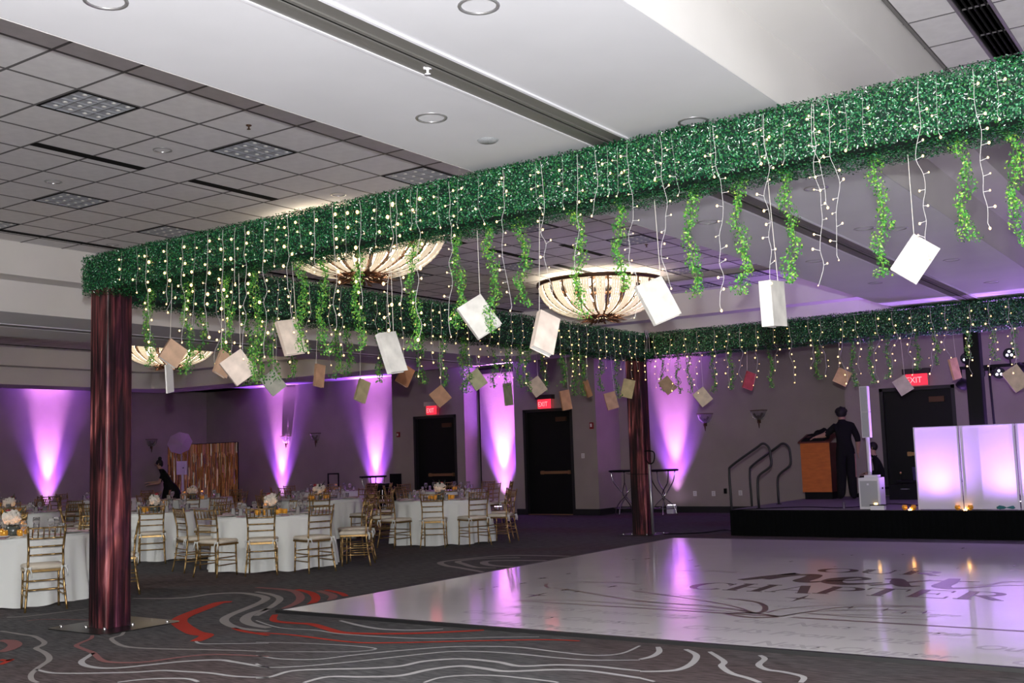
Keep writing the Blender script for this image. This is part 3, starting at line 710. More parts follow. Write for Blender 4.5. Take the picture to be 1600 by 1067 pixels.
beam(.3-2*HW+1, 1.3, PY+HW, PC-HW, BBt, BT, 600, .03, 4, ['-x'])
def post(x, y, zt, m='wood', h=.143):
    pm = MB(); c = .012
    poly = [(-h+c, -h), (h-c, -h), (h, -h+c), (h, h-c), (h-c, h), (-h+c, h), (-h, h-c), (-h, -h+c)]
    pm.prism(poly, .008, zt)
    o = pm.obj('post', M[m], per); o.location = (x, y, 0); return o
post(PX, PY, BBt+.05); post(-9.575, 17.95, BBt+.05, h=.15); p3 = post(at(1529, 660, y=18.27).x, 18.27, BBt+.2, 'black', .115); p3['label'] = 'plain black post behind the white booth'
def plate(x0, x1, y0, y1, px, py, h):
    p = MB(); c = .05; p.prism([(x0+c, y0), (x1-c, y0), (x1, y0+c), (x1, y1-c), (x1-c, y1), (x0+c, y1), (x0, y1-c), (x0, y0+c)], .0005, .009)
    pl = p.obj('base_plate', M['steel'], per)
    for bx, by in [(px-h, py-h-.02), (px+h+.01, py-h-.02), (px+h+.02, py+h), (x0+.08, y0+.12), (x1-.08, y1-.12)]:
        MB().lathe([(.001, .03), (.014, .028), (.018, .018), (.018, .009)], (bx, by, 0), 10).obj('bolt', M['bolt'], pl, True)
plate(-9.93, -8.99, 6.23, 7.12, PX, PY, .143); plate(-9.95, -9.2, 17.6, 18.3, -9.575, 17.95, .15)
# small spotlight clamp and chrome clip fixed at the far corner of the beams
t = thing('clamp_light', 'small spotlight with chrome clamp on the far hedge corner', 'light', (PX+HW+.02, PC-HW-.05, BT-.12))
MB().cbox((0, 0, -.03), (.2, .08, .2)).obj('body', M['black'], t)
MB().box(-.16, -.10, -.06, -.02, .0, .09, M=Matrix.Rotation(.5, 4, 'Y')).obj('lens', M['frame'], t)
MB().tube([(.04, -.06, -.2), (.06, -.06, .05), (.02, -.06, .2)], .014).tube([(.10, -.06, -.2), (.10, -.06, .06), (.06, -.06, .2)], .012).obj('clamp', M['chrome'], t)

# ------------------------------------------------------------------ fairy light strands
def strand(p, zbot, label, group, big=1.0, wob=.02, ztop=None, amp=None):
    ztop = ztop or BT-.02; L = ztop-zbot; n = max(3, int(L/(.085 if big < 1.3 else .105)))
    b = MB(); pts = []; off = 0
    for i in range(n+1):
        z = ztop-L*i/n; free = z < BBt
        a = wob*(1.6 if free else .5)
        off = off*.6+random.uniform(-a, a)
        pts.append(Vector((off, random.uniform(-.006, .006), z)))
    fine = spline(pts, 3)
    b.tube(fine, (.0015 if zbot < BBt-.1 else .0006)*big, 4, 0, False)
    for i, q in enumerate(pts[1:]):
        s = random.choice([-1, 1]); d = Vector((s*random.uniform(.02, .045), -.004, random.uniform(-.012, .02)))
        if i == n-1: d = Vector((s*.012, 0, -.03))
        b.tube([q, q+d*.6, q+d], [.0016*big, .0016*big, .0028*big], 4, 0, False)
    wire = b.mesh('wire', M['wire'])
    lb = MB()
    for i, q in enumerate(pts[1:]):
        pass
    b2 = MB(); random.seed(int(abs(p[0]*977+p[1]*131)*10) % 9999)
    k = 0
    for f in range(n):
        q = pts[f+1]; c = b.v[len(fine)*4+f*12+8]
        r = (.0066 if big < 1.1 else .0092 if big < 1.3 else .0070)*big*random.uniform(.45, 1.25)
        b2.ball(c, r, 6, 0, (1, 1, 1.25)); k += 1
    t = thing('fairy_light_strand', label, 'string lights', (p[0], p[1], 0), 0, group)
    link('wire', wire, t); o = link('bulbs', b2.mesh('bulbs', M['bulb']), t); o['kind'] = 'stuff'
    return t
ORD = ['first', 'second', 'third', 'fourth', 'fifth', 'sixth', 'seventh', 'eighth', 'ninth', 'tenth', 'eleventh', 'twelfth', 'thirteenth', 'fourteenth', 'fifteenth', 'sixteenth', 'seventeenth', 'eighteenth', 'nineteenth', 'twentieth',
       'twenty-first', 'twenty-second', 'twenty-third', 'twenty-fourth', 'twenty-fifth', 'twenty-sixth', 'twenty-seventh', 'twenty-eighth', 'twenty-ninth', 'thirtieth', 'thirty-first', 'thirty-second', 'thirty-third', 'thirty-fourth', 'thirty-fifth', 'thirty-sixth', 'thirty-seventh', 'thirty-eighth', 'thirty-ninth', 'fortieth',
       'forty-first', 'forty-second', 'forty-third', 'forty-fourth', 'forty-fifth', 'forty-sixth', 'forty-seventh', 'forty-eighth', 'forty-ninth', 'fiftieth', 'fifty-first', 'fifty-second', 'fifty-third', 'fifty-fourth', 'fifty-fifth', 'fifty-sixth', 'fifty-seventh', 'fifty-eighth', 'fifty-ninth', 'sixtieth']
YF = PY-HW-.045
near = [(190, 432), (214, 452), (229, 530), (262, 470), (286, 530), (303, 440), (325, 522), (348, 530), (366, 440), (383, 555), (414, 552), (430, 410), (450, 515), (468, 380), (490, 420), (521, 510), (540, 392), (563, 475), (588, 380), (612, 510), (621, 470), (640, 352), (656, 525), (684, 350), (706, 520), (716, 350), (748, 345), (786, 300), (792, 480), (838, 330), (852, 475), (880, 320), (905, 420), (930, 330), (948, 300), (965, 300), (990, 490), (1020, 275), (1040, 445), (1052, 300), (1110, 270), (1127, 478), (1180, 250), (1192, 240), (1204, 435), (1225, 250), (1275, 320), (1286, 438), (1303, 400), (1320, 228), (1345, 220), (1450, 395), (1462, 208), (1535, 350), (1553, 180)]
for i, (px, py) in enumerate(near):
    a = at(px, py-60, y=YF); zb = at(px, py, y=YF).z
    long = 'long' if zb < BBt-.1 else 'short'
    lab = '%s fairy light strand on the near hedge face, %s from the wooden corner post' % (long, ORD[i])
    strand((a.x, YF), zb, lab, 'fairy light strands on the near hedge beam', 1.0 if a.x > -5 else 1.2)
random.seed(21)
n = 38
for i in range(n):
    y = 7.2+10.4*i/(n-1)+random.uniform(-.06, .06); zb = random.choice([2.72, 2.85, 3.0, 3.15, 2.65])
    strand((PX+HW+.04, y), zb, 'fairy light strand on the left side beam, %s counting back from the near post' % ORD[i], 'fairy light strands on the left side beam', 1.35, .035).rotation_euler.z = PI/2
n = 25
for i in range(n):
    x = -9.05+6.8*i/(n-1)+random.uniform(-.05, .05); zb = random.choice([2.55, 2.7, 2.85, 2.62])
    strand((x, PC-HW-.04), zb, 'fairy light strand on the far hedge beam, %s from the far wooden post' % ORD[i], 'fairy light strands on the far hedge beam', 1.45, .035)

# ------------------------------------------------------------------ hanging ivy garlands
def vine(p, zbot, label, group, wid=.07, seed=0, size=.03, dens=240, ztop=None):
    g = np.random.default_rng(seed+11); ztop = ztop or BBt-.004; L = ztop-zbot; n = int(dens*L)+20
    s = g.random(n); z = ztop-L*s
    cx = .02*np.sin(s*9+seed)+.012*np.sin(s*23+seed*2); cy = .02*np.cos(s*8+seed)
    wd = wid*(.45+.55*np.abs(np.sin(s*7+seed)))*np.where(s > .9, 1.25, 1)
    r = np.sqrt(g.random(n))*wd; a = g.random(n)*2*PI
    P = np.stack([cx+r*np.cos(a), cy+r*np.sin(a), z], 1); N = np.stack([np.cos(a), np.sin(a), .2*np.ones(n)], 1)
    me = leafmesh(P, N, size, g, .6); me.materials.append(M['vine'])
    t = thing('ivy_garland', label, 'garland', (p[0], p[1], 0), 0, group)
    o = link('leaves', me, t); o['kind'] = 'stuff'
    st = MB().tube([(.02*math.sin(q*9+seed)+.012*math.sin(q*23+seed*2), .02*math.cos(q*8+seed), ztop-L*q) for q in [k/10 for k in range(11)]], .004, 4)
    st.obj('stem', M['stem'], t)
    return t
nv = [(232, 573), (293, 585), (355, 555), (400, 600), (472, 550), (505, 556), (560, 548), (647, 547), (717, 515), (770, 520), (818, 478), (907, 498), (970, 455), (1083, 465), (1160, 460), (1237, 442), (1380, 432), (1510, 376), (1592, 385)]
for i, (px, py) in enumerate(nv):
    y = PY if px > 400 else PY+.05
    a = at(px, py-40, y=y); zb = at(px, py, y=y).z
    vine((a.x, y), zb, 'bright green ivy garland under the near hedge beam, %s from the corner post' % ORD[i], 'ivy garlands on the near hedge beam', .062, i, .019, 900)
lv = [(316, 560), (388, 602), (410, 600), (427, 598), (455, 592), (527, 592), (545, 588), (595, 598), (615, 560), (657, 600), (692, 604), (723, 612), (731, 614), (772, 606), (792, 604), (811, 606), (823, 612), (850, 612), (880, 606), (898, 618), (910, 618), (938, 612), (963, 622)]
for i, (px, py) in enumerate(lv):
    a = at(px, py-30, x=PX); zb = at(px, py, x=PX).z
    vine((PX, a.y), zb, 'dark ivy garland under the left side beam, %s counting back from the near post' % ORD[i], 'ivy garlands on the left side beam', .075, 40+i, .032, 300)
bv = [(1035, 612), (1059, 615), (1077, 614), (1115, 614), (1143, 610), (1205, 606), (1277, 592), (1333, 604), (1361, 600), (1388, 592), (1433, 578), (1463, 570), (1512, 560), (1551, 564), (1585, 560)]
for i, (px, py) in enumerate(bv):
    a = at(px, py-30, y=PC); zb = at(px, py, y=PC).z
    vine((a.x, PC), zb, 'dark ivy garland under the far hedge beam, %s from the far wooden post' % ORD[i], 'ivy garlands on the far hedge beam', .06, 80+i, .032, 280)

# ------------------------------------------------------------------ hanging books
COVER = {}
def cover(c):
    if c not in COVER: COVER[c] = mat('book_cover', c, .6, spec=.3, var=.18, vscale=9)
    return COVER[c]
def book(px, py, plane, wpx, hpx, roll, yaw, c, label, group, tilt=0, thick=.032, open_=False):
    """a book hung by a cord from the beam: wpx/hpx are the visible width and height of its cover in photo pixels"""
    o = at(px, py, **plane); dist = (Vector((o.x, o.y, 0))).length
    s = dist/F*1.02; wd, ht = wpx*s, hpx*s
    view = Vector((o.x, o.y, 0)).normalized(); ang = math.atan2(-view.y, -view.x)   # direction from book to camera
    t = thing('hanging_book', label, 'book', o, 0, group)
    R = Matrix.Rotation(ang+math.radians(yaw), 3, 'Z') @ Matrix.Rotation(math.radians(tilt), 3, 'Y') @ Matrix.Rotation(math.radians(roll), 3, 'X')
    # local: +X = cover normal, Y = width, Z = height
    R4 = R.to_4x4(); cb_ = MB(); th = thick
    cb_.box(th/2, th/2+.003, -wd/2, wd/2, -ht/2, ht/2, 0, R4).box(-th/2-.003, -th/2, -wd/2, wd/2, -ht/2, ht/2, 0, R4).box(-th/2-.003, th/2+.003, -wd/2-.003, -wd/2, -ht/2, ht/2, 0, R4)
    cb_.obj('cover', cover(c), t)
    MB().box(-th/2, th/2, -wd/2, wd/2-.006, -ht/2+.006, ht/2-.006, 0, R4).obj('pages', M['pages'], t)
    if open_:
        R2 = (Matrix.Rotation(ang+math.radians(70), 3, 'Z') @ Matrix.Rotation(.15, 3, 'X')).to_4x4(); v = R @ Vector((0, wd/2*.2, -ht/2))
        MB().box(-.006, .006, -.09, .09, -.27, 0, 0, Matrix.Translation(v) @ R2).obj('loose_cover', M['pages'], t)
    top = max((R @ Vector((0, sy*wd/2, sz*ht/2)) for sy in (-1, 1) for sz in (-1, 1)), key=lambda q: q.z)
    MB().tube([top, Vector((top.x*.3, top.y*.3, BBt-.012-o.z))], .0022 if dist < 11 else .003, 4).obj('hanging_cord', M['cord'], t)
NB = dict(y=PY); g1 = 'books hanging from the near hedge beam'
W_, IV, PK, TN = (.66, .64, .60), (.72, .66, .56), (.66, .50, .42), (.52, .34, .23)
book(1430, 405, NB, 42, 60, -36, 5, W_, 'large ivory hanging book seen face on, nearest on the right', g1)
book(1208, 475, NB, 48, 68, 3, 66, W_, 'white hanging book turned edge on beside the ivy garland', g1, thick=.075)
book(1028, 470, NB, 46, 66, 22, 20, W_, 'bright white hanging book in front of the main chandelier', g1, -12, .04)
book(852, 521, NB, 36, 66, -24, 35, (.78, .66, .58), 'white hanging book with pinkish stained cover left of the chandelier', g1, -15, .05)
book(749, 495, NB, 44, 58, 32, 10, W_, 'plain white hanging book tilted right above the door recess', g1, -12, .04)
book(612, 551, NB, 34, 64, 8, 42, W_, 'narrow white hanging book with cord above the purple lit wall', g1, -15, .05)
book(455, 527, NB, 36, 54, 10, 30, (.74, .62, .53), 'pale pink hanging book with white page edges beside an ivy garland', g1, -14, .04)
book(373, 574, NB, 38, 42, 36, 8, (.76, .64, .56), 'square white hanging book with faint rose stain', g1, -8)
book(270, 553, NB, 30, 34, -35, 24, (.60, .40, .28), 'tan hanging book with its loose pages dangling, nearest the post', g1, -8, .045, True)
book(349, 569, NB, 24, 36, -24, 40, TN, 'tan hanging book half hidden behind the square white one', g1, 0, .03)
LB = dict(x=PX); g2 = 'books hanging from the left side beam'
for px, py, w_, h_, ro, ya, c, lab in [(427, 598, 26, 32, 38, 8, (.45, .45, .38), 'grey-green hanging book against the purple ceiling glow'), (499, 587, 18, 34, -8, 45, (.50, .30, .18), 'upright tan hanging book showing its white page edge'),
    (566, 611, 20, 34, -20, 38, (.42, .36, .20), 'olive tan hanging book left of the centre purple glow'), (633, 587, 22, 30, -28, 30, (.38, .18, .09), 'brown hanging book with white page edge above the purple wall edge'),
    (688, 619, 24, 26, 38, 8, (.42, .23, .14), 'brown square hanging book above the left exit sign'), (745, 593, 22, 28, 34, 8, (.50, .50, .30), 'light olive hanging book at the top of the purple recess'),
    (794, 616, 16, 34, 6, 50, (.24, .26, .14), 'narrow olive hanging book in front of the purple panel'), (839, 604, 22, 26, 34, 8, (.58, .47, .36), 'cream hanging book above the centre exit sign'),
    (884, 625, 16, 30, 10, 30, (.52, .28, .16), 'small orange-tan hanging book right of the centre exit sign'), (918, 607, 9, 26, 20, 40, (.40, .22, .10), 'tiny dark tan hanging book among bright fairy lights'),
    (955, 626, 18, 26, 14, 20, (.56, .36, .24), 'tan hanging book with cream corner left of the far post'), (981, 607, 18, 28, -14, 12, (.60, .52, .26), 'yellowish hanging book wrapped in ivy on the far post')]:
    book(px, py, LB, w_, h_, ro, ya, c, lab, g2)
FB = dict(y=PC-.05); g3 = 'books hanging from the far hedge beam'
for px, py, w_, h_, ro, ya, c, lab in [(1043, 602, 18, 24, 36, 5, (.36, .27, .16), 'olive-brown hanging book right of the far post'), (1098, 620, 20, 24, 36, 5, (.62, .56, .38), 'cream yellow hanging book above the left wall sconce'),
    (1171, 595, 16, 26, -20, 28, (.42, .07, .08), 'red hanging book with white page edge on the far beam'), (1316, 589, 20, 22, -28, 8, (.56, .36, .22), 'tan hanging book above the person in black'),
    (1411, 602, 20, 24, 30, 5, (.52, .44, .42), 'grey cream hanging book beside the right exit sign'), (1492, 576, 14, 30, 14, 45, (.58, .36, .22), 'narrow tan hanging book left of the stage lights'), (1588, 591, 24, 32, 32, 5, (.55, .47, .32), 'olive cream hanging book at the right picture edge')]:
    book(px, py, FB, w_, h_, ro, ya, c, lab, g3)

# ================================================================== CHANDELIERS
def chandelier(x, y, label):
    zr, zb = 4.46, 3.90; R = 1.07
    t = thing('bead_chandelier', label, 'chandelier', (x, y, 0), 0, 'beaded bowl chandeliers')
    prof = [(.14+(R-.14)*math.sin(a)**.85, zr-(zr-zb)*(max(0, math.cos(a)))**1.0) for a in [PI/2-(PI/2-.17)*i/9 for i in range(10)]]
    NB_ = 24
    sm = MB()
    for q in range(4):                                   # one band: four strings of crystal beads
        da = (q-1.5)*.041
        pts = []; rs = []
        fine = spline([Vector((r, z)) for r, z in prof], 3)
        for k, p in enumerate(fine):
            pts.append((p.x*math.cos(da*(.55+.45*p.x/R)), p.x*math.sin(da*(.55+.45*p.x/R)), p.y)); rs.append((.024 if k % 2 else .016)*(.35+.65*p.x/R))
        sm.tube(pts, rs, 5, 0, False)
    me = sm.mesh('bead_strand', M['bead'], True)
    for k in range(NB_): link('bead_strand', me, t, None, (0, 0, 2*PI*k/NB_))
    rib = MB()
    for k in range(NB_):
        a = 2*PI*(k+.5)/NB_
        rib.tube([((r-.02)*math.cos(a), (r-.02)*math.sin(a), z) for r, z in prof], .016, 4, 0, False)
    rib.obj('rib_frame', M['bronze'], t)
    MB().lathe([(R-.03, zr+.04), (R+.05, zr+.045), (R+.055, zr-.005), (R+.02, zr-.02), (R-.03, zr-.01), (R-.03, zr+.04)], n=48).obj('rim_ring', M['bronze'], t, True)
    MB().lathe([(.001, zb-.01), (.2, zb-.0), (.26, zb+.03), (.2, zb+.05), (.001, zb+.05)], n=20).obj('base_cup', M['bronze'], t, True)
    g = np.random.default_rng(5); fb_ = MB()
    for k in range(170):
        a = g.random()*2*PI; r0 = .08+.20*g.random(); L = .14+.13*g.random(); dz = -.30*g.random()+.10; s = Vector((-math.sin(a), math.cos(a), 0))*.026
        p0 = Vector((r0*math.cos(a), r0*math.sin(a), zb+.04-.11*g.random())); p1 = p0+Vector((math.cos(a), math.sin(a), dz*2))*L
        m_ = (p0+p1)/2+Vector((0, 0, -.015)); fb_.add([p0, m_+s, p1, m_-s, m_+Vector((0, 0, .012))], [(0, 1, 4), (1, 2, 4), (2, 3, 4), (3, 0, 4)])
    fb_.obj('leaf_crown', M['feather'], t)
    MB().lathe([(.001, 3.79), (.03, 3.80), (.042, 3.83), (.03, 3.86), (.012, 3.87), (.02, 3.90), (.05, 3.93)], n=12).obj('finial', M['bronze'], t, True)
    st = MB()
    for k in range(4):
        a = PI/4+k*PI/2; st.tube([(.08*math.cos(a), .08*math.sin(a), Z3), ((R-.02)*math.cos(a), (R-.02)*math.sin(a), zr+.03)], .012, 6)
    st.lathe([(.001, Z3), (.16, Z3), (.14, Z3-.04), (.001, Z3-.05)], n=16); st.tube([(0, 0, Z3), (0, 0, zb)], .015, 6)
    st.obj('ceiling_mount', M['bronze'], t)
    for k in range(8):
        a = 2*PI*k/8+.2
        b = MB().ball((.62*math.cos(a), .62*math.sin(a), 4.27), .035, 8, 0, (1, 1, 1.3)).tube([(.62*math.cos(a), .62*math.sin(a), 4.22), (.4*math.cos(a), .4*math.sin(a), 4.12)], .01, 4)
        b.obj('light_bulb', M['warm'], t)
    for k in range(3):
        a = 2*PI*k/3; lamp('POINT', 'chandelier_lamp', (x+.45*math.cos(a), y+.45*math.sin(a), 4.26), CHAND, (1, .87, .66), .1)
chandelier(-9.4, 16.42, 'large beaded bowl chandelier hanging in full view right of centre')
chandelier(-9.4, 10.27, 'beaded chandelier mostly hidden behind the near hedge beam, left of centre')
chandelier(-21.2, 16.4, 'distant beaded chandelier low on the left behind the tan book')

# ================================================================== UPLIGHTS
def uplight(x, y, wx, wy, label, core=1.0):
    t = thing('uplight_box', label, 'uplight', (x, y, 0), 0, 'purple uplights along the walls')
    MB().box(-.085, .085, -.085, .085, 0, .02).box(-.09, .09, -.09, .09, .02, .20).obj('housing', M['frame'], t)
    MB().box(-.07, .07, -.07, .07, .20, .206).obj('lens', M['uplens'], t)
    d = Vector((wx, wy, 0))
    lamp('SPOT', 'uplight_core', (x, y, .24), UP_CORE*core, (.86, .30, 1), .04, (x+d.x, y+d.y, 3.3), 28, .95)
    lamp('SPOT', 'uplight_base', (x+d.x*.45, y+d.y*.45, .24), 110*core, (.78, .36, 1), .04, (x+d.x, y+d.y, 2.2), 56, .9)
    lamp('SPOT', 'uplight_halo', (x, y, .24), UP_HALO*core, (.34, .07, 1), .05, (x+d.x, y+d.y, 3.3), 56, 1.0)
def onwall_y(px, y, z=1.0): return at(px, 760, y=y).x
uplight(at(85, 760, x=-28.95).x, at(85, 760, x=-28.95).y, -.35, 0, 'white uplight box at the far left wall behind the tables', 1.5)
uplight(onwall_y(430, 23.9), 23.9, 0, .3, 'white uplight box on the far wall behind the white and pink centrepiece', 1.25)
uplight(onwall_y(577, 23.9), 23.9, 0, .3, 'white uplight box behind the small black cocktail table on the left', 1.25)
uplight(onwall_y(777, 23.22), 23.22, 0, .33, 'glowing uplight box in front of the tall purple panel between the doors', 2.0)
uplight(-11.93, 23.85, 0, .35, 'white uplight box on the floor right of the far wooden post', 1.0)
# fixtures standing behind the white booth on the stage
for i, (x, p) in enumerate([(-4.35, 1), (-3.3, 1), (-2.2, 1), (-.8, 1)]):
    t = thing('uplight_box', 'small uplight on the stage floor behind the white booth panels, ' + ['left end', 'second', 'third', 'right end'][i], 'uplight', (x, 18.62, .45), 0, 'uplights behind the booth')
    MB().box(-.07, .07, -.07, .07, 0, .10).obj('housing', M['black'], t); MB().box(-.05, .05, -.05, .05, .10, .104).obj('lens', M['uplens'], t)
    lamp('SPOT', 'booth_uplight', (x, 18.62, .57), 430, (.52, .24, 1), .05, (x, 18.1, 3.2), 165, 1)
    lamp('SPOT', 'booth_uplight_core', (x, 18.55, .57), 26, (1, .45, 1), .04, (x+.02, 18.05, .9), 46, 1)

# ================================================================== CHAIRS AND TABLES
def chair_proto():
    t = thing('chiavari_chair', '', 'chair')
    def bam(b, pts, r, nodes=()):
        P = [Vector(p) for p in pts]; Q = []; Rr = []
        for i in range(len(P)-1):
            n = 4
            for k in range(n):
                Q.append(P[i].lerp(P[i+1], k/n)); Rr.append(r)
        Q.append(P[-1]); Rr.append(r*.9)
        out = []; rr = []
        for i, q in enumerate(Q):
            if i and i < len(Q)-1 and i % 3 == 0:
                d = (Q[i+1]-Q[i-1]).normalized()*.006; out += [q-d, q, q+d]; rr += [r, r*1.3, r]
            else: out.append(q); rr.append(Rr[i])
        b.tube(out, rr, 6)
    for s in (-1, 1):
        b = MB(); bam(b, [(s*.215, -.045, 0), (s*.192, .0, .25), (s*.182, .022, .45), (s*.178, .012, .66), (s*.196, -.045, .93)], .0125); b.obj('back_leg', M['gold'], t, True)
    for s in (-1, 1):
        b = MB(); bam(b, [(s*.195, .375, 0), (s*.19, .37, .22), (s*.188, .365, .43)], .0125); b.obj('front_leg', M['gold'], t, True)
    b = MB()
    for z, y, w_ in ((.905, -.037, .19), (.79, -.008, .183), (.70, .006, .178), (.61, .016, .176)): bam(b, [(-w_, y, z), (0, y-.004, z), (w_, y, z)], .0095)
    b.obj('back_rail', M['gold'], t, True)
    b = MB()
    for k in range(6):
        x = -.145+.058*k; b.tube([(x, -.037, .905), (x, -.027, .87), (x, -.02, .84), (x, -.008, .79)], [.006, .006, .009, .006], 5)
    b.obj('spindle_row', M['gold'], t, True)
    b = MB(); b.prism([(-.185, .0), (.185, .0), (.205, .40), (-.205, .40)], .425, .45); b.obj('seat', M['gold'], t)
    b = MB(); pr = [(-.17, .02), (.17, .02), (.195, .10), (.205, .38), (.17, .415), (-.17, .415), (-.205, .38), (-.195, .10)]
    n = len(pr); v = []
    for s_, z in ((.97, .45), (1.03, .465), (1.03, .485), (.95, .5), (.5, .508)): v += [(p[0]*s_, .21+(p[1]-.21)*s_, z) for p in pr]
    b.add(v, [(j*n+i, j*n+(i+1) % n, (j+1)*n+(i+1) % n, (j+1)*n+i) for j in range(4) for i in range(n)]+[tuple(range(4*n, 5*n)), tuple(range(n))[::-1]])
    cu_ = b.obj('cushion', M['cush'], t, True)
    for s in (-1, 1):
        b = MB(); q = Vector((s*.185, .012, .47))
        for dx, dz in ((-.03, -.09), (.035, -.10)): b.tube([q, q+Vector((dx*.6, -.035, .0)), q+Vector((dx, -.04, dz*.5)), q+Vector((dx*1.1, -.035, dz))], [.007, .009, .008, .005], 4)
        for dx in (-.035, .035): b.tube([q, q+Vector((dx, -.03, .012)), q+Vector((dx*.8, -.035, -.02)), q], .006, 4)
        b.obj('tie', M['cloth'], t, True)
    b = MB()
    for s in (-1, 1):
        for z in (.16, .26): bam(b, [(s*.2, -.02, z), (s*.19, .37, z)], .008)
    for z in (.20, .30): bam(b, [(-.19, .37, z), (.19, .37, z)], .008)
    for z in (.23, .33): bam(b, [(-.19, .0, z), (.19, .0, z)], .008)
    b.obj('stretcher', M['gold'], t, True)
    index_kids(); return t
CH = chair_proto(); index_kids(); used = []
def put_chair(x, y, rz, label, group):
    c = CH if not used else copy_tree(CH)
    used.append(1); c.location = (x, y, 0); c.rotation_euler = (0, 0, rz); tag(c, label, 'chair', group); return c

# shared pieces
TR = .86
def cloth_mesh(seed):
    b = MB(); n = 156; rows = [(0, .762), (.5, .763), (.88, .764), (TR-.01, .762), (TR+.012, .750), (TR+.02, .70), (TR+.03, .55), (TR+.04, .35), (TR+.055, .15), (TR+.07, .008)]
    g = random.Random(seed); ph = [g.uniform(0, 6.28) for _ in range(4)]
    v = []
    for r, z in rows:
        for i in range(n):
            a = 2*PI*i/n; d = max(0, (.745-z)/.745)
            f = (.085*(abs(math.sin(6.5*a+ph[0]+.25*math.sin(3*a+ph[2])))**.7-.5)+.03*math.sin(19*a+ph[1])+.015*math.sin(5*a+ph[2]))*min(1, d*1.4)
            v.append(((r+f)*math.cos(a), (r+f)*math.sin(a), z+(.012*math.sin(9*a+ph[3]) if z < .02 else 0)))
    b.add(v, [(j*n+i, j*n+(i+1) % n, (j+1)*n+(i+1) % n, (j+1)*n+i)[::-1] for j in range(1, len(rows)-1) for i in range(n)]+[tuple(range(n, 2*n))])
    return b.mesh('tablecloth', M['cloth'], True)
CM = [cloth_mesh(i) for i in range(3)]
tb_top = MB().lathe([(.001, .74), (TR-.03, .74), (TR-.03, .758), (.001, .758)], n=40).mesh('tabletop', M['cherry'])
tb_leg = MB().tube([(.5, 0, 0), (.45, 0, .74)], .018, 6).tube([(.5, -.3, .02), (.5, .3, .02)], .015, 6).mesh('leg', M['alu'])
plate_me = MB().lathe([(.001, .004), (.075, .004), (.13, .016), (.135, .018), (.08, .0), (.001, .0)], n=24).mesh('dinner_plate', M['china'], True)
nap = MB()
for i in range(5):
    x = -.05+.02*i; nap.box(x, x+.019, -.02, .26, .018+.004*(i % 2), .026+.004*(i % 2))
nap.box(-.05, .05, .20, .262, .010, .02)
nap_me = nap.mesh('napkin', M['napkin'])
card_me = MB().box(-.05, .05, -.085, .085, .027, .029).mesh('menu_card', M['card'])
gp = [(.001, .0), (.034, .0), (.034, .003), (.006, .006), (.005, .075), (.03, .10), (.043, .14), (.040, .19), (.0385, .19), (.041, .14), (.028, .104), (.001, .085)]
glass_me = MB().lathe(gp, n=12).mesh('wine_glass', M['glass'], True)
wg = [(.001, .0), (.033, .0), (.037, .11), (.0355, .11), (.032, .006), (.001, .006)]
water_me = MB().lathe(wg, n=12).mesh('water_glass', M['glass'], True)
vp = [(.001, .0), (.03, .0), (.042, .02), (.045, .05), (.040, .075), (.038, .075), (.042, .05), (.038, .02), (.001, .008)]
vot_me = MB().lathe(vp, n=12).mesh('glass_cup', M['votive'], True)
flm_me = MB().lathe([(.001, .02), (.028, .02), (.028, .045), (.001, .045)], n=10).add([(0, 0, .075), (.007, 0, .055), (0, .007, .055), (-.007, 0, .055), (0, -.007, .055), (0, 0, .046)], [(0, 1, 2), (0, 2, 3), (0, 3, 4), (0, 4, 1), (5, 2, 1), (5, 3, 2), (5, 4, 3), (5, 1, 4)]).mesh('flame', M['flame'])
def centerpiece(x, y, label, seed, rz=0, s=1.0):
    g = random.Random(seed)
    t = thing('flower_centrepiece', label, 'flowers', (x, y, .764), rz, 'white flower centrepieces')
    MB().lathe([(.001, 0), (.07*s, 0), (.085*s, .03), (.08*s, .10*s), (.06*s, .12*s), (.06*s, .11*s), (.001, .10*s)], n=16).obj('vase', M['vase'], t, True)
    for k in range(4):
        a = g.uniform(0, 6.28); r = .055*s if k else 0
        b = MB(); c = Vector((r*math.cos(a+k*2), r*math.sin(a+k*2), .19*s+g.uniform(-.01, .03)))
        b.ball(c, .075*s, 12)
        for q in range(26):
            u = Vector((g.gauss(0, 1), g.gauss(0, 1), g.gauss(0, 1))).normalized(); b.ball(c+u*.072*s, .02*s, 5)
        b.obj('bloom', M['bloom'], t, True)
    b = MB().ball((.05*s, -.03*s, .27*s), .035*s, 8)
    for q in range(8): b.ball((.05*s+.02*math.cos(q), -.03*s+.02*math.sin(q), .28*s), .018*s, 5)
    b.obj('rose', M['rose'], t, True)
    b = MB()
    for k in range(9):
        a = g.uniform(0, 6.28); L = g.uniform(.12, .22)*s; p0 = Vector((0, 0, .16*s)); p1 = p0+Vector((math.cos(a)*L*.8, math.sin(a)*L*.8, L*g.uniform(.3, 1))); s_ = Vector((-math.sin(a), math.cos(a), 0))*.022*s; m_ = p0.lerp(p1, .6)
        b.add([p0, m_+s_, p1, m_-s_, m_+Vector((0, 0, .01))], [(0, 1, 4), (1, 2, 4), (2, 3, 4), (3, 0, 4)])
    b.obj('foliage', M['leafdark'], t)
SEATS = ['facing the camera', 'at the near right', 'at the right', 'at the far right', 'at the far side', 'at the far left', 'at the left', 'at the near left']
def seatword(x, y, a):
    return SEATS[int(round(((a-math.atan2(y, x)-PI) % (2*PI))/(PI/4))) % 8]
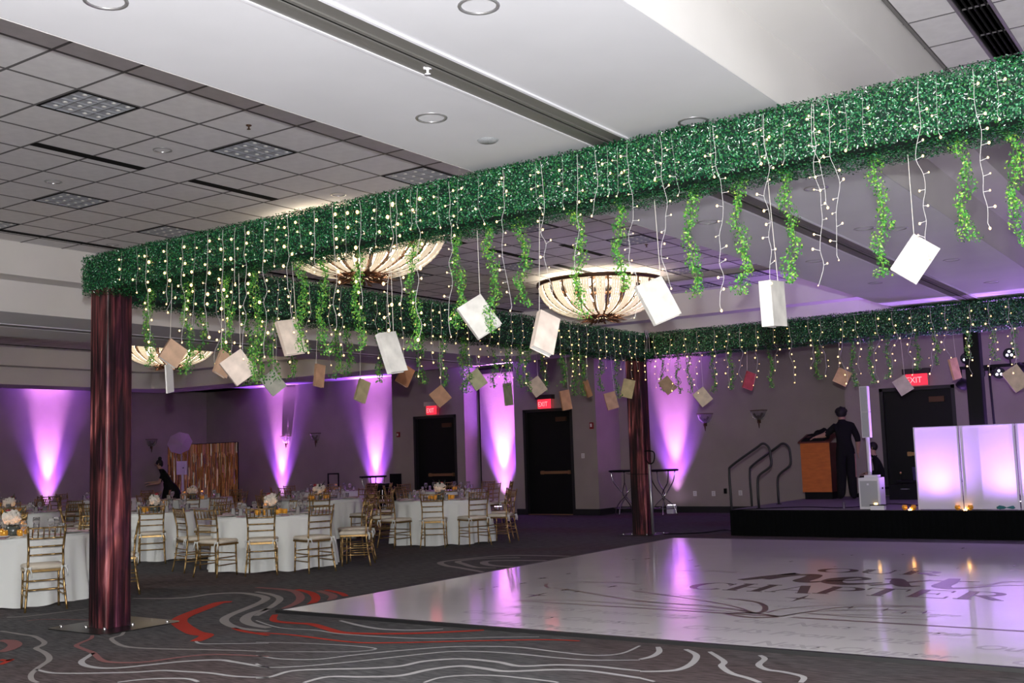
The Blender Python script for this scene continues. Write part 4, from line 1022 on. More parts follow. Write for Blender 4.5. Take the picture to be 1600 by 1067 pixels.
def settings(x, y, n, ph, desc, full=True, seed=0):
    for k in range(n):
        a = ph+2*PI*k/n; ux, uy = math.cos(a), math.sin(a); w_ = seatword(x, y, a)
        def pl(name, me, r, off, cat, lab, grp, rz=a-PI/2, z=.764):
            o = link(name, me, None, (x+ux*r-uy*off, y+uy*r+ux*off, z), (0, 0, rz)); tag(o, lab, cat, grp); return o
        if full: pl('dinner_plate', plate_me, .67, 0, 'plate', 'white plate %s of %s' % (w_, desc), 'plates on %s' % desc)
        pl('napkin', nap_me, .60, 0, 'napkin', 'mauve napkin %s of %s' % (w_, desc), 'napkins on %s' % desc)
        if full: pl('menu_card', card_me, .65, .0, 'card', 'white menu card %s of %s' % (w_, desc), 'menu cards on %s' % desc, z=.768)
        pl('wine_glass', glass_me, .46, .18, 'glass', 'stemmed glass %s of %s' % (w_, desc), 'wine glasses on %s' % desc)
        pl('water_glass', water_me, .52, .26, 'glass', 'short glass %s of %s' % (w_, desc), 'water glasses on %s' % desc)
def votives(x, y, n, desc, seed):
    g = random.Random(seed)
    for k in range(n):
        a = math.atan2(y, x)+PI+2*PI*(k+.5)/n+g.uniform(-.1, .1); r = g.uniform(.17, .28)
        t = thing('votive_candle', 'amber votive candle %s of the flowers, %s' % (['in front', 'right', 'far right', 'behind', 'far left', 'left'][int(((a-math.atan2(y, x)-PI) % (2*PI))/(2*PI)*6) % 6], desc), 'candle', (x+r*math.cos(a), y+r*math.sin(a), .764), 0, 'votive candles on %s' % desc)
        link('glass_cup', vot_me, t); link('flame', flm_me, t)
tcount = 0
def table(x, y, desc, chairs, full=True, nset=8, ph=.2, flab=None, seed=0, nv=5):
    """chairs: list of (x, y, rz, words) or a number"""
    global tcount
    t = thing('banquet_table', 'round banquet table under a white cloth, %s' % desc[1], 'table', (x, y, 0), 0, 'round banquet tables')
    link('tabletop', tb_top, t)
    for k in range(2): link('leg', tb_leg, t, None, (0, 0, PI*k))
    c = link('tablecloth', CM[tcount % 3], None, (x, y, 0), (0, 0, tcount*1.3)); tag(c, 'floor length white linen cloth on %s' % desc[0], 'tablecloth', 'white tablecloths'); tcount += 1
    if isinstance(chairs, int):
        va = math.atan2(y, x); names = ['facing the camera', 'at the near right side', 'at the right side', 'at the far right side', 'at the far side', 'at the far left side', 'at the left side', 'at the near left side']
        L = []
        for k in range(chairs):
            off = 2*PI*k/chairs; a = va+PI+off+random.uniform(-.06, .06); r = 1.42+random.uniform(-.03, .10)
            L.append((x+r*math.cos(a), y+r*math.sin(a), a+PI/2+random.uniform(-.12, .12), names[int(round(off/(PI/4))) % 8]))
        chairs = L
    for cx, cy, rz, wds in chairs: put_chair(cx, cy, rz, 'gold chair %s of %s' % (wds, desc[0]), 'gold chairs at the banquet tables')
    settings(x, y, nset, ph, desc[0], full, seed); votives(x, y, nv, desc[0], seed+1)
    if flab: centerpiece(x, y, flab, seed+2, rz=seed*1.7, s=1.05)
def face(x, y, tx, ty): return math.atan2(ty-y, tx-x)-PI/2
T1, T2, T3 = (-12.57, 7.45), (-12.38, 11.46), (-12.52, 15.72)
def CHs(T, L): return [(x, y, face(x, y, *T)+j, w_) for x, y, j, w_ in L]
table(*T1, ('the nearest table', 'nearest, cut by the left picture edge'), CHs(T1, [(-11.22, 7.04, -.12, 'on the near side, in full back view,'), (-11.62, 8.50, .1, 'seen just right of the wooden post, pulled out'), (-12.9, 8.72, 0, 'half hidden behind the wooden post'), (-13.7, 7.9, 0, 'on the far side'), (-13.6, 6.9, .1, 'at the far left')]),
      True, 8, .1, 'low bowl of white hydrangeas on the nearest table at the left edge', 3, 6)
table(*T2, ('the middle table beside the post', 'second from the camera, right of the wooden post'), CHs(T2, [(-12.13, 10.02, -.05, 'on the near left side, turned away'), (-11.51, 10.44, .05, 'on the near side with white bows'), (-10.96, 11.03, .05, 'on the near right side'), (-11.02, 12.1, .15, 'on the right side, in profile'), (-11.65, 12.75, .1, 'on the far right side'),
      (-12.9, 12.55, 0, 'on the far side'), (-13.6, 11.7, 0, 'on the far left side'), (-13.1, 10.35, .3, 'on the left side, turned sideways')]), True, 8, .25, 'white flowers with a pink rose on the middle table right of the post', 6, 6)
table(*T3, ('the table nearest the dance floor', 'third, farthest right, beside the dance floor'), CHs(T3, [(-12.65, 14.35, 0, 'on the near left side'), (-11.80, 14.55, 0, 'on the near side, centred,'), (-11.28, 15.17, 0, 'on the near right side'), (-11.15, 15.97, .05, 'on the right end, in side profile,'), (-11.7, 16.65, 0, 'on the far right side'),
      (-12.7, 16.9, 0, 'on the far side by the door'), (-13.6, 16.2, 0, 'on the far left side'), (-13.65, 15.1, 0, 'on the left side')]), True, 8, .35, 'white peony ball with one red rose in front of the left door', 9, 6)
BKT = [(-15.75, 11.9, 'the table half behind the post', 'half hidden just right of the wooden post', 'cream flowers touching the right edge of the wooden post'),
       (-15.85, 15.9, 'the table below the second uplight', 'in the second row left of the left door', 'white flowers with dark sprig against the grey wall'),
       (-19.0, 11.2, 'the dim table at the left edge', 'behind the nearest table at the left edge', 'tall pale flower arrangement at the left picture edge'),
       (-20.2, 16.3, 'the table before the gold fringe', 'in front of the gold fringe curtain', 'cream flowers with dark leaves before the gold fringe'),
       (-19.4, 19.9, 'the far table before the easel', 'far back before the black frame easel', None),
       (-15.6, 19.8, 'the far table left of the door', 'far back just left of the left door', None),
       (-23.2, 13.2, 'the table under the leftmost uplight', 'under the leftmost purple uplight', 'pale round flowers high on the left before the uplight'),
       (-23.6, 16.4, 'the table beside the bending person', 'beside the bending person in black', None),
       (-16.0, 7.9, 'the second-row table past the left edge', 'in the second row beyond the left edge', None)]
for i, (x, y, d0, d1, fl_) in enumerate(BKT): table(x, y, (d0, d1), 8 if y > 10 else 4, i < 2, 8 if i < 4 else 6, .3*i, fl_, 20+i*5, 4)

# ================================================================== STAGE
st = thing('stage', 'low black skirted stage with grey deck panels behind the dance floor', 'stage')
SX0, SX1, SY0, SY1, SZ = -7.86, 3.2, 17.98, 22.6, .45
for i in range(5):
    xa = SX0+i*2.21
    for j in range(2):
        MB().box(xa+.004, xa+2.206, SY0+j*2.31+.004, SY0+(j+1)*2.31-.004, SZ-.05, SZ).obj('deck_panel', M['deck'], st)
sk = MB(); nn = 260
pts = [(SX0, SY1)]+[(SX0-.004*(i % 2), SY1+(SY0-SY1)*i/60) for i in range(61)]+[(SX0+(SX1-SX0)*i/nn, SY0-.012+.008*(i % 2)) for i in range(nn+1)]
n0 = len(sk.v); k = len(pts)
sk.add([(p[0], p[1], .004) for p in pts]+[(p[0], p[1], SZ-.003) for p in pts], [(i, i+1, k+i+1, k+i) for i in range(k-1)])
sk.obj('skirt', M['skirt'], st)
lg = MB()
for i in range(6):
    for y in (18.1, 20.2, 22.4): lg.tube([(SX0+.1+i*2.1, y, 0), (SX0+.1+i*2.1, y, SZ-.05)], .025, 6)
lg.obj('support_frame', M['black'], st)
def rail(y, P, lab, fz):
    pts = [at(*q, y=y) for q in P]; pts[0].z = 0; pts[-1].z = SZ
    Q = [pts[0]]+spline(pts[1:-1], 5)+[pts[-1]]
    t = thing('stage_handrail', lab, 'handrail', (Q[0].x, y, 0), 0, 'black looped stage handrails')
    Q = [q-Vector((Q[0].x, y, 0)) for q in Q]
    MB().tube(Q, .022, 8).obj('rail_tube', M['basebd'], t, True)
    MB().lathe([(.001, 0), (.05, 0), (.05, .008), (.001, .008)], (Q[-1].x, 0, SZ), 12).obj('foot_plate', M['black'], t)
rail(18.4, [(1143, 790), (1142, 775), (1139.5, 738), (1144, 727), (1180, 701), (1192, 693), (1201, 699), (1204, 712), (1204, 728), (1188, 741), (1184, 750), (1184.5, 775), (1186, 790)], 'nearer black looped handrail at the left end of the stage', 0)
rail(19.7, [(1175, 790), (1174, 775), (1171.5, 738), (1177, 726), (1212, 700), (1223, 693), (1232, 698), (1235, 711), (1234, 727), (1219, 740), (1215, 750), (1216, 775), (1217, 787)], 'farther black looped handrail at the left end of the stage', 0)

# booth facade -----------------------------------------------------------
fc = thing('booth_facade', 'white folding fabric booth front glowing lavender on the stage', 'screen', (0, 0, 0))
J = [(-4.665, 18.03), (-3.975, 18.07), (-3.15, 18.03), (-2.42, 18.08), (-1.6, 18.2)]
for i in range(4):
    a, b_ = Vector(J[i]), Vector(J[i+1]); d = (b_-a).normalized(); a = a+d*.008; b_ = b_-d*.008; z0, z1 = SZ+.005, SZ+1.30
    pn = link('panel', None, fc); f_ = MB(); r = .016
    A = lambda p, z: (p.x, p.y, z)
    f_.tube([A(a+d*r, z0), A(a+d*r, z1)], r, 8).tube([A(b_-d*r, z0), A(b_-d*r, z1)], r, 8).tube([A(a, z0+.02), A(b_, z0+.02)], r, 8).tube([A(a, z1), A(b_, z1)], r, 8)
    f_.obj('panel_frame', M['frame'], pn, True)
    nx = Vector((d.y, -d.x))*.018; s_ = MB(); N_ = 10
    for u in range(N_):
        p0 = a+(b_-a)*(u/N_)+nx; p1 = a+(b_-a)*((u+1)/N_)+nx
        s_.quad(A(p0, z0+.01), A(p1, z0+.01), A(p1, z1+.012), A(p0, z1+.012))
    s_.obj('fabric_skin', M['fabric'], pn)

# PA column ----------------------------------------------------------------
sx = thing('column_loudspeaker', 'white slim column loudspeaker on its square subwoofer, front of the stage', 'speaker', (-5.43, 18.22, SZ))
b = MB(); b.prism([(-.17, -.16), (.15, -.16), (.17, -.14), (.17, .14), (.13, .2), (-.13, .2), (-.17, .14)], .01, .52); b.obj('subwoofer', M['spk'], sx)
MB().box(-.145, .135, -.168, -.158, .05, .47).obj('grille', M['grille'], sx); MB().box(-.03, -.0, -.175, -.168, .40, .43).obj('badge', M['frame'], sx)
MB().box(-.1, .12, -.06, .12, .52, .56).obj('top_handle', M['spk'], sx); MB().box(.17, .176, -.03, .03, .33, .36).obj('side_port', M['black'], sx)
MB().tube([(-.02, 0, .56), (-.02, 0, 1.20)], .032, 12).obj('pole', M['spk'], sx, True)
b = MB(); b.box(-.085, .045, -.07, .05, 1.18, 1.60).box(-.085, .045, -.07, .05, 1.605, 2.03); b.obj('column_array', M['spk'], sx)
MB().box(-.075, .035, -.075, -.07, 1.19, 1.595).box(-.075, .035, -.075, -.07, 1.61, 2.02).obj('grille', M['grille'], sx)

# lighting stand -----------------------------------------------------------
ls = thing('lighting_stand', 'black T-bar lighting stand carrying round LED spotlights on stage', 'light stand', (-3.61, 18.95, SZ))
MB().tube([(0, 0, 0), (0, 0, 1.2)], .028, 8).tube([(0, 0, 1.2), (-.02, 0, 2.27)], .018, 8).obj('pole', M['black'], ls)
for a in (0, 2.1, 4.2): MB().tube([(0, 0, .5), (.45*math.cos(a), .45*math.sin(a), .01)], .014, 6).obj('leg', M['black'], ls)
MB().box(-.53, .85, -.022, .022, 2.245, 2.295).obj('crossbar', M['black'], ls)
MB().prism([(-.03, -.03), (.03, -.03), (.03, .03), (-.03, .03)], 2.12, 2.27).box(-.09, .09, -.03, .03, 2.20, 2.25).obj('bracket', M['black'], ls)
led_m = mat('led_lens', (1, 1, 1), .3, emit=(.9, .88, 1), es=3.2)
for i, (px, py, on, lab) in enumerate([(1510, 560, 1, 'above the bar at its left end'), (1503, 602, 0, 'hanging under the bar at its left end, facing away'), (1530, 584, 1, 'under the bar beside the black post'), (1561, 583, 1, 'under the bar right of the stand pole'), (1577, 553, 1, 'above the bar, farthest right'), (1592, 577, 0, 'under the bar behind the olive cream book')]):
    p = at(px, py, y=18.9)
    t = thing('round_spotlight', 'black round LED spotlight %s' % lab, 'spotlight', p, 0, 'round spotlights on the T-bar')
    d = Vector((-p.x, -p.y, .0)).normalized(); q = d.to_track_quat('Z', 'Y').to_matrix().to_4x4()
    if not on: q = Euler((.5, .3, .6)).to_matrix().to_4x4() @ q @ Matrix.Rotation(PI*.55, 4, 'X')
    MB().lathe([(.001, -.10), (.06, -.10), (.09, -.03), (.095, .03), (.08, .03), (.078, .015), (.001, .015)], n=16, M=q).obj('can', M['black'], t, True)
    v = 18.95-p.y; MB().tube([(0, .0, 0), (0, .03, (2.27+SZ-p.z)*.9)], .012, 5).obj('yoke', M['black'], t)
    if on:
        for k in range(3):
            a = PI/2+2*PI*k/3; c = q @ Vector((.038*math.cos(a), .038*math.sin(a), .03)); MB().ball(c, .021, 8).obj('led_lens', led_m, t, True)

# podium ---------------------------------------------------------------------
pd = thing('podium', 'orange-brown wooden podium with dark base at the back of the stage', 'podium', (-7.50, 21.50, SZ))
pr = [(-.29, .0), (.30, .0), (.30, .46), (-.29, .46)]
b = MB(); b.prism(pr, .14, 1.12); b.obj('body', M['cherry'], pd)
MB().box(-.295, .305, -.012, .0, .14, 1.13).obj('front_panel', M['orange'], pd)
b = MB(); b.add([(-.33, -.05, 1.12), (.34, -.05, 1.12), (.34, .5, 1.28), (-.33, .5, 1.28), (-.33, -.05, 1.15), (.34, -.05, 1.15), (.34, .5, 1.31), (-.33, .5, 1.31)], [(3,2,1,0),(4,5,6,7),(0,1,5,4),(1,2,6,5),(2,3,7,6),(3,0,4,7)]); b.obj('slanted_top', M['cherry'], pd)
MB().box(-.26, .30, .01, .44, 0, .14).obj('base', M['black'], pd)
g = np.random.default_rng(3); b = MB(); nx_, ny_ = 14, 8; v = []
for i in range(nx_):
    for j in range(ny_):
        x = -.27+.54*i/(nx_-1); y = -.04+.45*j/(ny_-1); v.append((x, y, 1.17+y*.3+.06*math.sin(i*.9)*math.sin(j*.8+1)+.12*math.exp(-((i-8)/3.5)**2)))
v2 = [(p[0], p[1], 1.155+max(p[1], -.05)*.29) for p in v]
b.add(v, [(i*ny_+j, (i+1)*ny_+j, (i+1)*ny_+j+1, i*ny_+j+1) for i in range(nx_-1) for j in range(ny_-1)]); 
n_ = len(v); edge = [(i*ny_, (i+1)*ny_) for i in range(nx_-1)]
b.add(v+v2, [(a, a+n_, c+n_, c) for a, c in edge])
o = b.obj('black_garment', M['shirt'], None, True); o.location = (-7.50, 21.50, SZ); tag(o, 'crumpled black garment thrown over the podium top', 'clothing')

# table with cooler behind the booth -----------------------------------------
t = thing('folding_table', 'black folding table in front of the right door', 'table', (-5.25, 22.0, SZ))
MB().box(-.75, .75, -.3, .3, .30, .34).obj('tabletop', M['black'], t)
for sx_ in (-.65, .65):
    for sy in (-.22, .22): MB().tube([(sx_, sy, 0), (sx_, sy, .3)], .015, 6).obj('leg', M['black'], t)
t = thing('picnic_cooler', 'small red cooler with white lid left of the glowing booth', 'cooler', (-5.35, 21.95, SZ+.34))
MB().box(-.2, .2, -.14, .14, 0, .26).obj('body', M['redbox'], t); MB().box(-.21, .21, -.15, .15, .26, .30).obj('lid', M['frame'], t)
t = thing('blue_bin', 'dark blue bin beside the red cooler', 'bin', (-5.66, 21.95, SZ+.34)); MB().lathe([(.001, 0), (.07, 0), (.085, .25), (.075, .25), (.06, .02), (.001, .02)], n=14).obj('tub', M['purplebox'], t)
t = thing('equipment_case', 'black equipment case stacked under the folding table at the right door', 'case', (-5.7, 21.4, SZ)); MB().box(-.3, .3, -.2, .2, 0, .28).obj('body', M['black'], t); MB().tube([(-.08, -.2, .2), (-.06, -.24, .2), (.06, -.24, .2), (.08, -.2, .2)], .01, 5).obj('handle', M['alu'], t)
t = thing('microphone', 'small gold tipped microphone standing on the folding table', 'microphone', at(1406, 722, y=22.0)); t.location.z = SZ+.34
MB().tube([(0, 0, 0), (0, 0, .12)], .012, 8).obj('grip', M['black'], t); MB().ball((0, 0, .14), .025, 8).obj('head', M['brass'], t, True)

# small things along the stage edge ---------------------------------------------
for i, (px, lab) in enumerate([(1417, 'orange glass globe candle farthest left in front of the booth'), (1431, 'amber globe candle touching the booth left corner'), (1500, 'orange globe candle left of the middle booth joint'), (1520, 'orange globe candle right of the middle booth joint')]):
    p = at(px, 796, z=SZ); t = thing('globe_candle', lab, 'candle', (p.x, 18.04, SZ), 0, 'orange globe candles on the stage edge')
    MB().lathe([(.001, 0), (.02, 0), (.042, .03), (.045, .05), (.032, .08), (.03, .08), (.043, .05), (.001, .01)], n=12).obj('glass_globe', M['votive'], t, True)
    link('flame', flm_me, t)
for px, lab in ((1422, 'bare tealight between the two left globe candles'), (1509, 'bare tealight between the two middle globe candles')):
    p = at(px, 797, z=SZ); t = thing('tealight', lab, 'candle', (p.x, 18.0, SZ), 0); MB().lathe([(.001, 0), (.02, 0), (.02, .015), (.001, .015)], n=10).obj('cup', M['alu'], t); link('flame', flm_me, t, (0, 0, -.03))
p = at(1393, 792, z=SZ); t = thing('white_box', 'flat white box with a small candle beside the subwoofer', 'box', (p.x, 18.06, SZ)); MB().box(-.1, .12, -.05, .06, 0, .07).obj('carton', M['frame'], t); MB().box(-.11, .13, -.055, .065, .07, .085).obj('lid', M['black'], t)
t = thing('tealight', 'small candle burning on the flat white box', 'candle', (p.x-.02, 18.06, SZ+.085)); MB().lathe([(.001, 0), (.02, 0), (.02, .03), (.001, .03)], n=10).obj('cup', M['china'], t); link('flame', flm_me, t, (0, 0, -.02))
p = at(1580, 795, z=SZ); o = MB().tube([(-.14, 0, .035), (-.1, 0, .045), (.0, .01, .04), (.1, 0, .045), (.14, 0, .03)], [.02, .035, .03, .035, .02], 8).obj('rolled_cloth', M['teal'], None, True); o.location = (p.x, 18.04, SZ); tag(o, 'rolled teal cloth lying at the right end of the stage edge', 'cloth')
p = at(1322, 795, z=SZ); o = MB().lathe([(.001, 0), (.02, 0), (.022, .12), (.02, .12), (.018, .004), (.001, .004)], n=10).obj('drinking_glass', M['glass'], None, True); o.location = (p.x, 18.2, SZ); tag(o, 'clear glass standing on the stage left of the subwoofer', 'glass')
cb2 = MB(); cb2.tube(spline([at(x, y, z=SZ+.01) for x, y in ((1140, 797), (1250, 792), (1320, 793), (1390, 787), (1440, 790))], 6), .008, 5); o = cb2.obj('stage_cable', M['black']); tag(o, 'black cable running across the stage deck to the booth', 'cable')
cb2 = MB(); cb2.tube(spline([at(x, y, z=.01) for x, y in ((1022, 833), (1050, 834), (1100, 832), (1130, 828), (1142, 829))], 6), .010, 5); o = cb2.obj('floor_cable', M['black']); tag(o, 'black cable on the carpet from the far post to the stage', 'cable')

# ================================================================== WALL FITTINGS
def sconce(p, rot, lab, lit=False):
    t = thing('wall_sconce', lab, 'wall lamp', p, rot, 'wall sconces')
    MB().lathe([(.20, .17), (.165, .05), (.09, -.04), (.075, -.04), (.15, .05), (.185, .17), (.20, .17)], n=14, a0=PI, a1=2*PI).obj('glass_bowl', M['glass'], t, True)
    MB().tube([(-.21, -.005, .175), (-.14, -.16, .175), (0, -.21, .175), (.14, -.16, .175), (.21, -.005, .175)], .012, 6).obj('rim', M['bronze'], t, True)
    b = MB()
    for s in (-1, 1): b.tube([(s*.11, -.06, .11), (s*.05, -.05, .02), (0, -.04, -.07)], [.03, .022, .02], 8)
    b.tube([(0, -.04, -.05), (0, -.03, -.24)], [.03, .008], 8); b.box(-.04, .04, -.03, 0, -.12, .06); b.obj('bracket', M['bronze'], t, True)
sconce((at(1102, 655, y=YB).x, YB, at(1102, 658, y=YB).z), 0, 'bronze half-bowl sconce right of the pink uplight beam')
sconce((at(1186, 650, y=YB).x, YB, at(1186, 653, y=YB).z), 0, 'bronze half-bowl sconce above the stage handrails')
sconce((at(448, 690, y=YB).x, YB, at(448, 690, y=YB).z), 0, 'sconce whose bowl catches the purple beam behind the tables')
sconce((at(494, 685, y=YB).x, YB, at(494, 686, y=YB).z), 0, 'dark V-shaped sconce between the two left uplight beams')
p = at(236, 695, x=XL); sconce((XL, p.y, p.z), PI/2, 'dark sconce on the left wall above the bending person')
letE = textmesh('EXIT', .17, 0); letE.materials.clear(); letE.materials.append(M['exitlet'])
for v in letE.vertices: v.co = Vector((v.co.x, -v.co.z*.2, v.co.y))
def exitsign(px, py, y, lab, wd=.34, top='housing'):
    p = at(px, py, y=y); t = thing('exit_sign', lab, 'exit sign', (p.x, y-.10, p.z), 0, 'red exit signs over the doors')
    MB().box(-wd/2, wd/2, -.01, .03, -.13, .10).obj('sign_face', M['exitred'], t)
    MB().box(-wd/2-.03, wd/2+.03, .03, .05, -.14, .10).box(-wd/2-.04, -wd/2-.015, -.015, .03, -.14, .10).box(wd/2+.015, wd/2+.04, -.015, .03, -.14, .10).obj('clear_edge', M['acryl'], t)
    o = link('lettering', letE, t, (-.20*wd/.40, -.013, -.08)); o.scale = (wd/.46, 1, 1)
    MB().box(-wd/2-.06, wd/2+.06, -.05, .10, .10, .21).obj('housing', M[top], t)
exitsign(678, 640, YP, 'EXIT sign with cream emergency housing over the left door', .34, 'cush')
exitsign(854, 630, YP, 'EXIT sign glowing red over the centre door', .38)
exitsign(1434, 592, YP, 'large EXIT sign over the right door behind the stage', .42)
t = thing('fire_alarm_strobe', 'small red fire alarm box right of the centre door', 'alarm', at(925, 665, y=YP)); MB().box(-.05, .05, -.04, 0, -.08, .08).obj('body', M['redbox'], t); MB().box(-.02, .02, -.06, -.04, -.03, .05).obj('lens', M['china'], t)
t = thing('fire_alarm_strobe', 'small dark red alarm disc left of the left door', 'alarm', at(623, 679, y=YP)); MB().box(-.05, .05, -.04, 0, -.07, .07).obj('body', M['redbox'], t); MB().box(-.02, .02, -.06, -.04, -.03, .03).obj('lens', M['china'], t)
def wplate(px, py, y, lab, cat='outlet'):
    t = thing('wall_plate', lab, cat, at(px, py, y=y), 0); MB().box(-.045, .045, -.008, 0, -.06, .06).obj('cover_plate', M['china'], t); MB().box(-.015, .015, -.012, -.008, -.035, -.01).box(-.015, .015, -.012, -.008, .01, .035).obj('socket', M['alu'], t)
wplate(911, 712, YP, 'pale light switch plate right of the centre door', 'switch'); wplate(1086, 771, YB, 'white wall outlet right of the uplight box'); wplate(1115, 771, YB, 'faint wall outlet between the two white ones'); wplate(1157, 770, YB, 'white wall outlet behind the stage handrail')
p = at(1134, 767, y=YB); o = MB().box(-.03, .03, -.05, 0, -.06, .06).obj('plug_adapter', M['black']); o.location = p; tag(o, 'small black adapter plugged into the wall by the handrail', 'adapter')

# cocktail tables ---------------------------------------------------------------
def cocktail(x, y, lab, s=1.0, rz=0):
    t = thing('cocktail_table', lab, 'table', (x, y, 0), rz, 'black topped cocktail tables')
    MB().lathe([(.001, 1.03), (.36, 1.03), (.38, 1.045), (.38, 1.065), (.36, 1.075), (.001, 1.075)], n=28).obj('tabletop', M['black'], t, True)
    for k in range(4):
        a = PI/2*k+.5; c, s_ = math.cos(a), math.sin(a); c2, s2 = math.cos(a+2.6), math.sin(a+2.6)
        P = spline([(c*.32, s_*.32, 1.03), (c*.26, s_*.26, .78), (c*.04+s_*.05, s_*.04-c*.05, .50), (c2*.22, s2*.22, .22), (c2*.30, s2*.30, 0)], 5)
        MB().tube(P, .014, 6).obj('leg', M['chrome'], t, True)
    MB().tube([(.28*math.cos(a), .28*math.sin(a), .16) for a in [2*PI*i/16 for i in range(17)]], .008, 5).obj('foot_ring', M['chrome'], t, True)
cocktail(at(975, 735, y=23.35).x, 23.35, 'black topped cocktail table with curved chrome legs left of the far post')
cocktail(at(1035, 735, y=23.2).x, 23.2, 'black topped cocktail table between the far post and uplight', 1, .4)
cocktail(at(583, 745, y=22.6).x, 22.6, 'black topped cocktail table in front of the left purple beam')
t = thing('bar_chair', 'black bar chair beside the left cocktail table', 'chair', (at(611, 745, y=22.4).x, 22.4, 0))
MB().box(-.2, .2, -.2, .2, .70, .76).obj('seat', M['black'], t); MB().box(-.2, .2, .17, .2, .76, 1.12).obj('backrest', M['black'], t)
for a in (-.17, .17):
    for c in (-.17, .17): MB().tube([(a, c, 0), (a, c, .7)], .014, 6).obj('leg', M['chrome'], t)
t = thing('equipment_bin', 'black covered bin between the left cocktail table and the door', 'bin', (at(598, 765, y=22.9).x, 22.9, 0)); MB().box(-.35, .35, -.25, .25, 0, .8).obj('body', M['black'], t); MB().box(-.37, .37, -.27, .27, .8, .86).obj('lid', M['basebd'], t)
t = thing('easel', 'black empty frame easel standing against the far wall', 'easel', (at(521, 760, y=23.4).x, 23.4, 0))
MB().box(-.23, -.19, -.01, .01, .55, 1.16).box(.19, .23, -.01, .01, .55, 1.16).box(-.23, .23, -.01, .01, 1.12, 1.16).box(-.23, .23, -.01, .01, .55, .59).obj('frame', M['black'], t)
for a in (-.22, .22): MB().tube([(a*1.2, -.1, 0), (a*.9, .02, .9)], .012, 6).obj('leg', M['black'], t)
# slim grey tube and dark loop sign beside the far post
t = thing('pipe_stand', 'slim grey upright tube with a dark loop on top beside the far post', 'stand', (-9.33, 17.86, 0))
MB().tube([(0, 0, .012), (-.02, 0, 1.28)], .028, 8).obj('tube', M['alu'], t, True)
MB().tube(spline([(-.14, 0, 1.52), (-.02, 0, 1.525), (.085, 0, 1.50), (.095, 0, 1.40), (.06, 0, 1.31), (-.02, 0, 1.29), (-.07, 0, 1.36)], 4), .012, 6).obj('loop', M['black'], t, True)
MB().tube([(0, 0, 1.1), (-.3, -.18, 1.11), (-.5, .0, 1.12)], .006, 5).obj('cable', M['black'], t)

# photo corner ---------------------------------------------------------------------
pA = at(262, 760, y=22.4); pB = at(371, 760, y=22.4); zt = at(330, 693, y=22.4).z
bd = thing('fringe_backdrop', 'gold metallic fringe curtain backdrop in the far left corner', 'backdrop', (0, 0, 0))
g = np.random.default_rng(9); n = 430; L = []
fr = MB()
for i in range(n):
    x = pA.x+(pB.x-pA.x)*g.random(); y = 22.38+g.random()*.05; wd = .007+.010*g.random(); prev = (x, y, zt)
    z = zt
    while z > .25:
        z2 = z-.25-.2*g.random(); a = g.random()*PI; dx, dy = wd*math.cos(a), wd*math.sin(a)*.7
        fr.add([(x-dx, y-dy, z), (x+dx, y+dy, z), (x+dx, y+dy, z2), (x-dx, y-dy, z2)], [(0, 1, 2, 3)]); z = z2
o = fr.obj('fringe', M['fringe'], bd); o['kind'] = 'stuff'
MB().tube([(pA.x, 22.43, 0), (pA.x, 22.43, zt)], .02, 6).tube([(pB.x, 22.43, 0), (pB.x, 22.43, zt)], .02, 6).tube([(pA.x, 22.43, zt), (pB.x, 22.43, zt)], .02, 6).obj('stand', M['black'], bd)
ym = 20.9; c = at(283, 692, y=ym); base = at(292, 750, y=ym)
t = thing('photo_booth', 'photo booth with square white head and open umbrella', 'photo booth', (base.x, ym, 0))
h = at(284, 731, y=ym); hx, hz = h.x-base.x, h.z
MB().box(hx-.20, hx+.20, -.03, .03, hz-.20, hz+.20).obj('screen_head', M['spk'], t); MB().ball((hx+.11, -.035, hz), .02, 8).obj('camera_lens', M['black'], t, True)
MB().tube([(hx, .03, hz-.2), (hx+.02, .03, hz-.75), (hx+.02, .03, .02)], .035, 8).obj('pole', M['spk'], t)
MB().lathe([(.001, 0), (.24, 0), (.24, .02), (.001, .03)], (hx+.02, .03, 0), 16).obj('base', M['spk'], t)
ux, uz = c.x-base.x, c.z
R_ = (Matrix.Translation((ux, -.05, uz)) @ Matrix.Rotation(PI/2-.25, 4, 'X') @ Matrix.Rotation(.35, 4, 'Y'))
b = MB(); K = 8; v = [R_ @ Vector((0, 0, -.12))]+[R_ @ Vector((.42*math.cos(2*PI*k/K+.2), .34*math.sin(2*PI*k/K+.2), 0)) for k in range(K)]; b.add(v, [(0, k+1, (k+1) % K+1) for k in range(K)]); b.obj('umbrella', M['umb'], t)
b = MB()
for k in range(K): b.tube([v[0], v[k+1]], .005, 4)
b.tube([v[0], Vector((hx, 0, hz+.2))], .01, 5); b.obj('umbrella_ribs', M['alu'], t)

# ================================================================== PEOPLE
def skinbody(name, J, E_, parent, mats, pick, lvl=2):
    """one continuous body grown over a joint skeleton; pick(p) gives the material index of a surface point"""
    names = list(J); me = bpy.data.meshes.new(name); me.from_pydata([J[k][0] for k in names], [(names.index(a), names.index(b_)) for a, b_ in E_], [])
    o = bpy.data.objects.new(name, me); COL.objects.link(o)
    md = o.modifiers.new('skin', 'SKIN'); md.use_smooth_shade = True
    sv = me.skin_vertices[0].data
    for i, k in enumerate(names): r = J[k][1]; sv[i].radius = r if isinstance(r, tuple) else (r, r)
    sv[0].use_root = True
    s = o.modifiers.new('sub', 'SUBSURF'); s.levels = s.render_levels = lvl
    bpy.context.view_layer.update()
    m2 = bpy.data.meshes.new_from_object(o.evaluated_get(bpy.context.evaluated_depsgraph_get())); bpy.data.objects.remove(o)
    m2.materials.clear()
    for m_ in mats: m2.materials.append(m_)
    for p_ in m2.polygons: p_.material_index = pick(p_.center); p_.use_smooth = True
    return link(name, m2, parent)
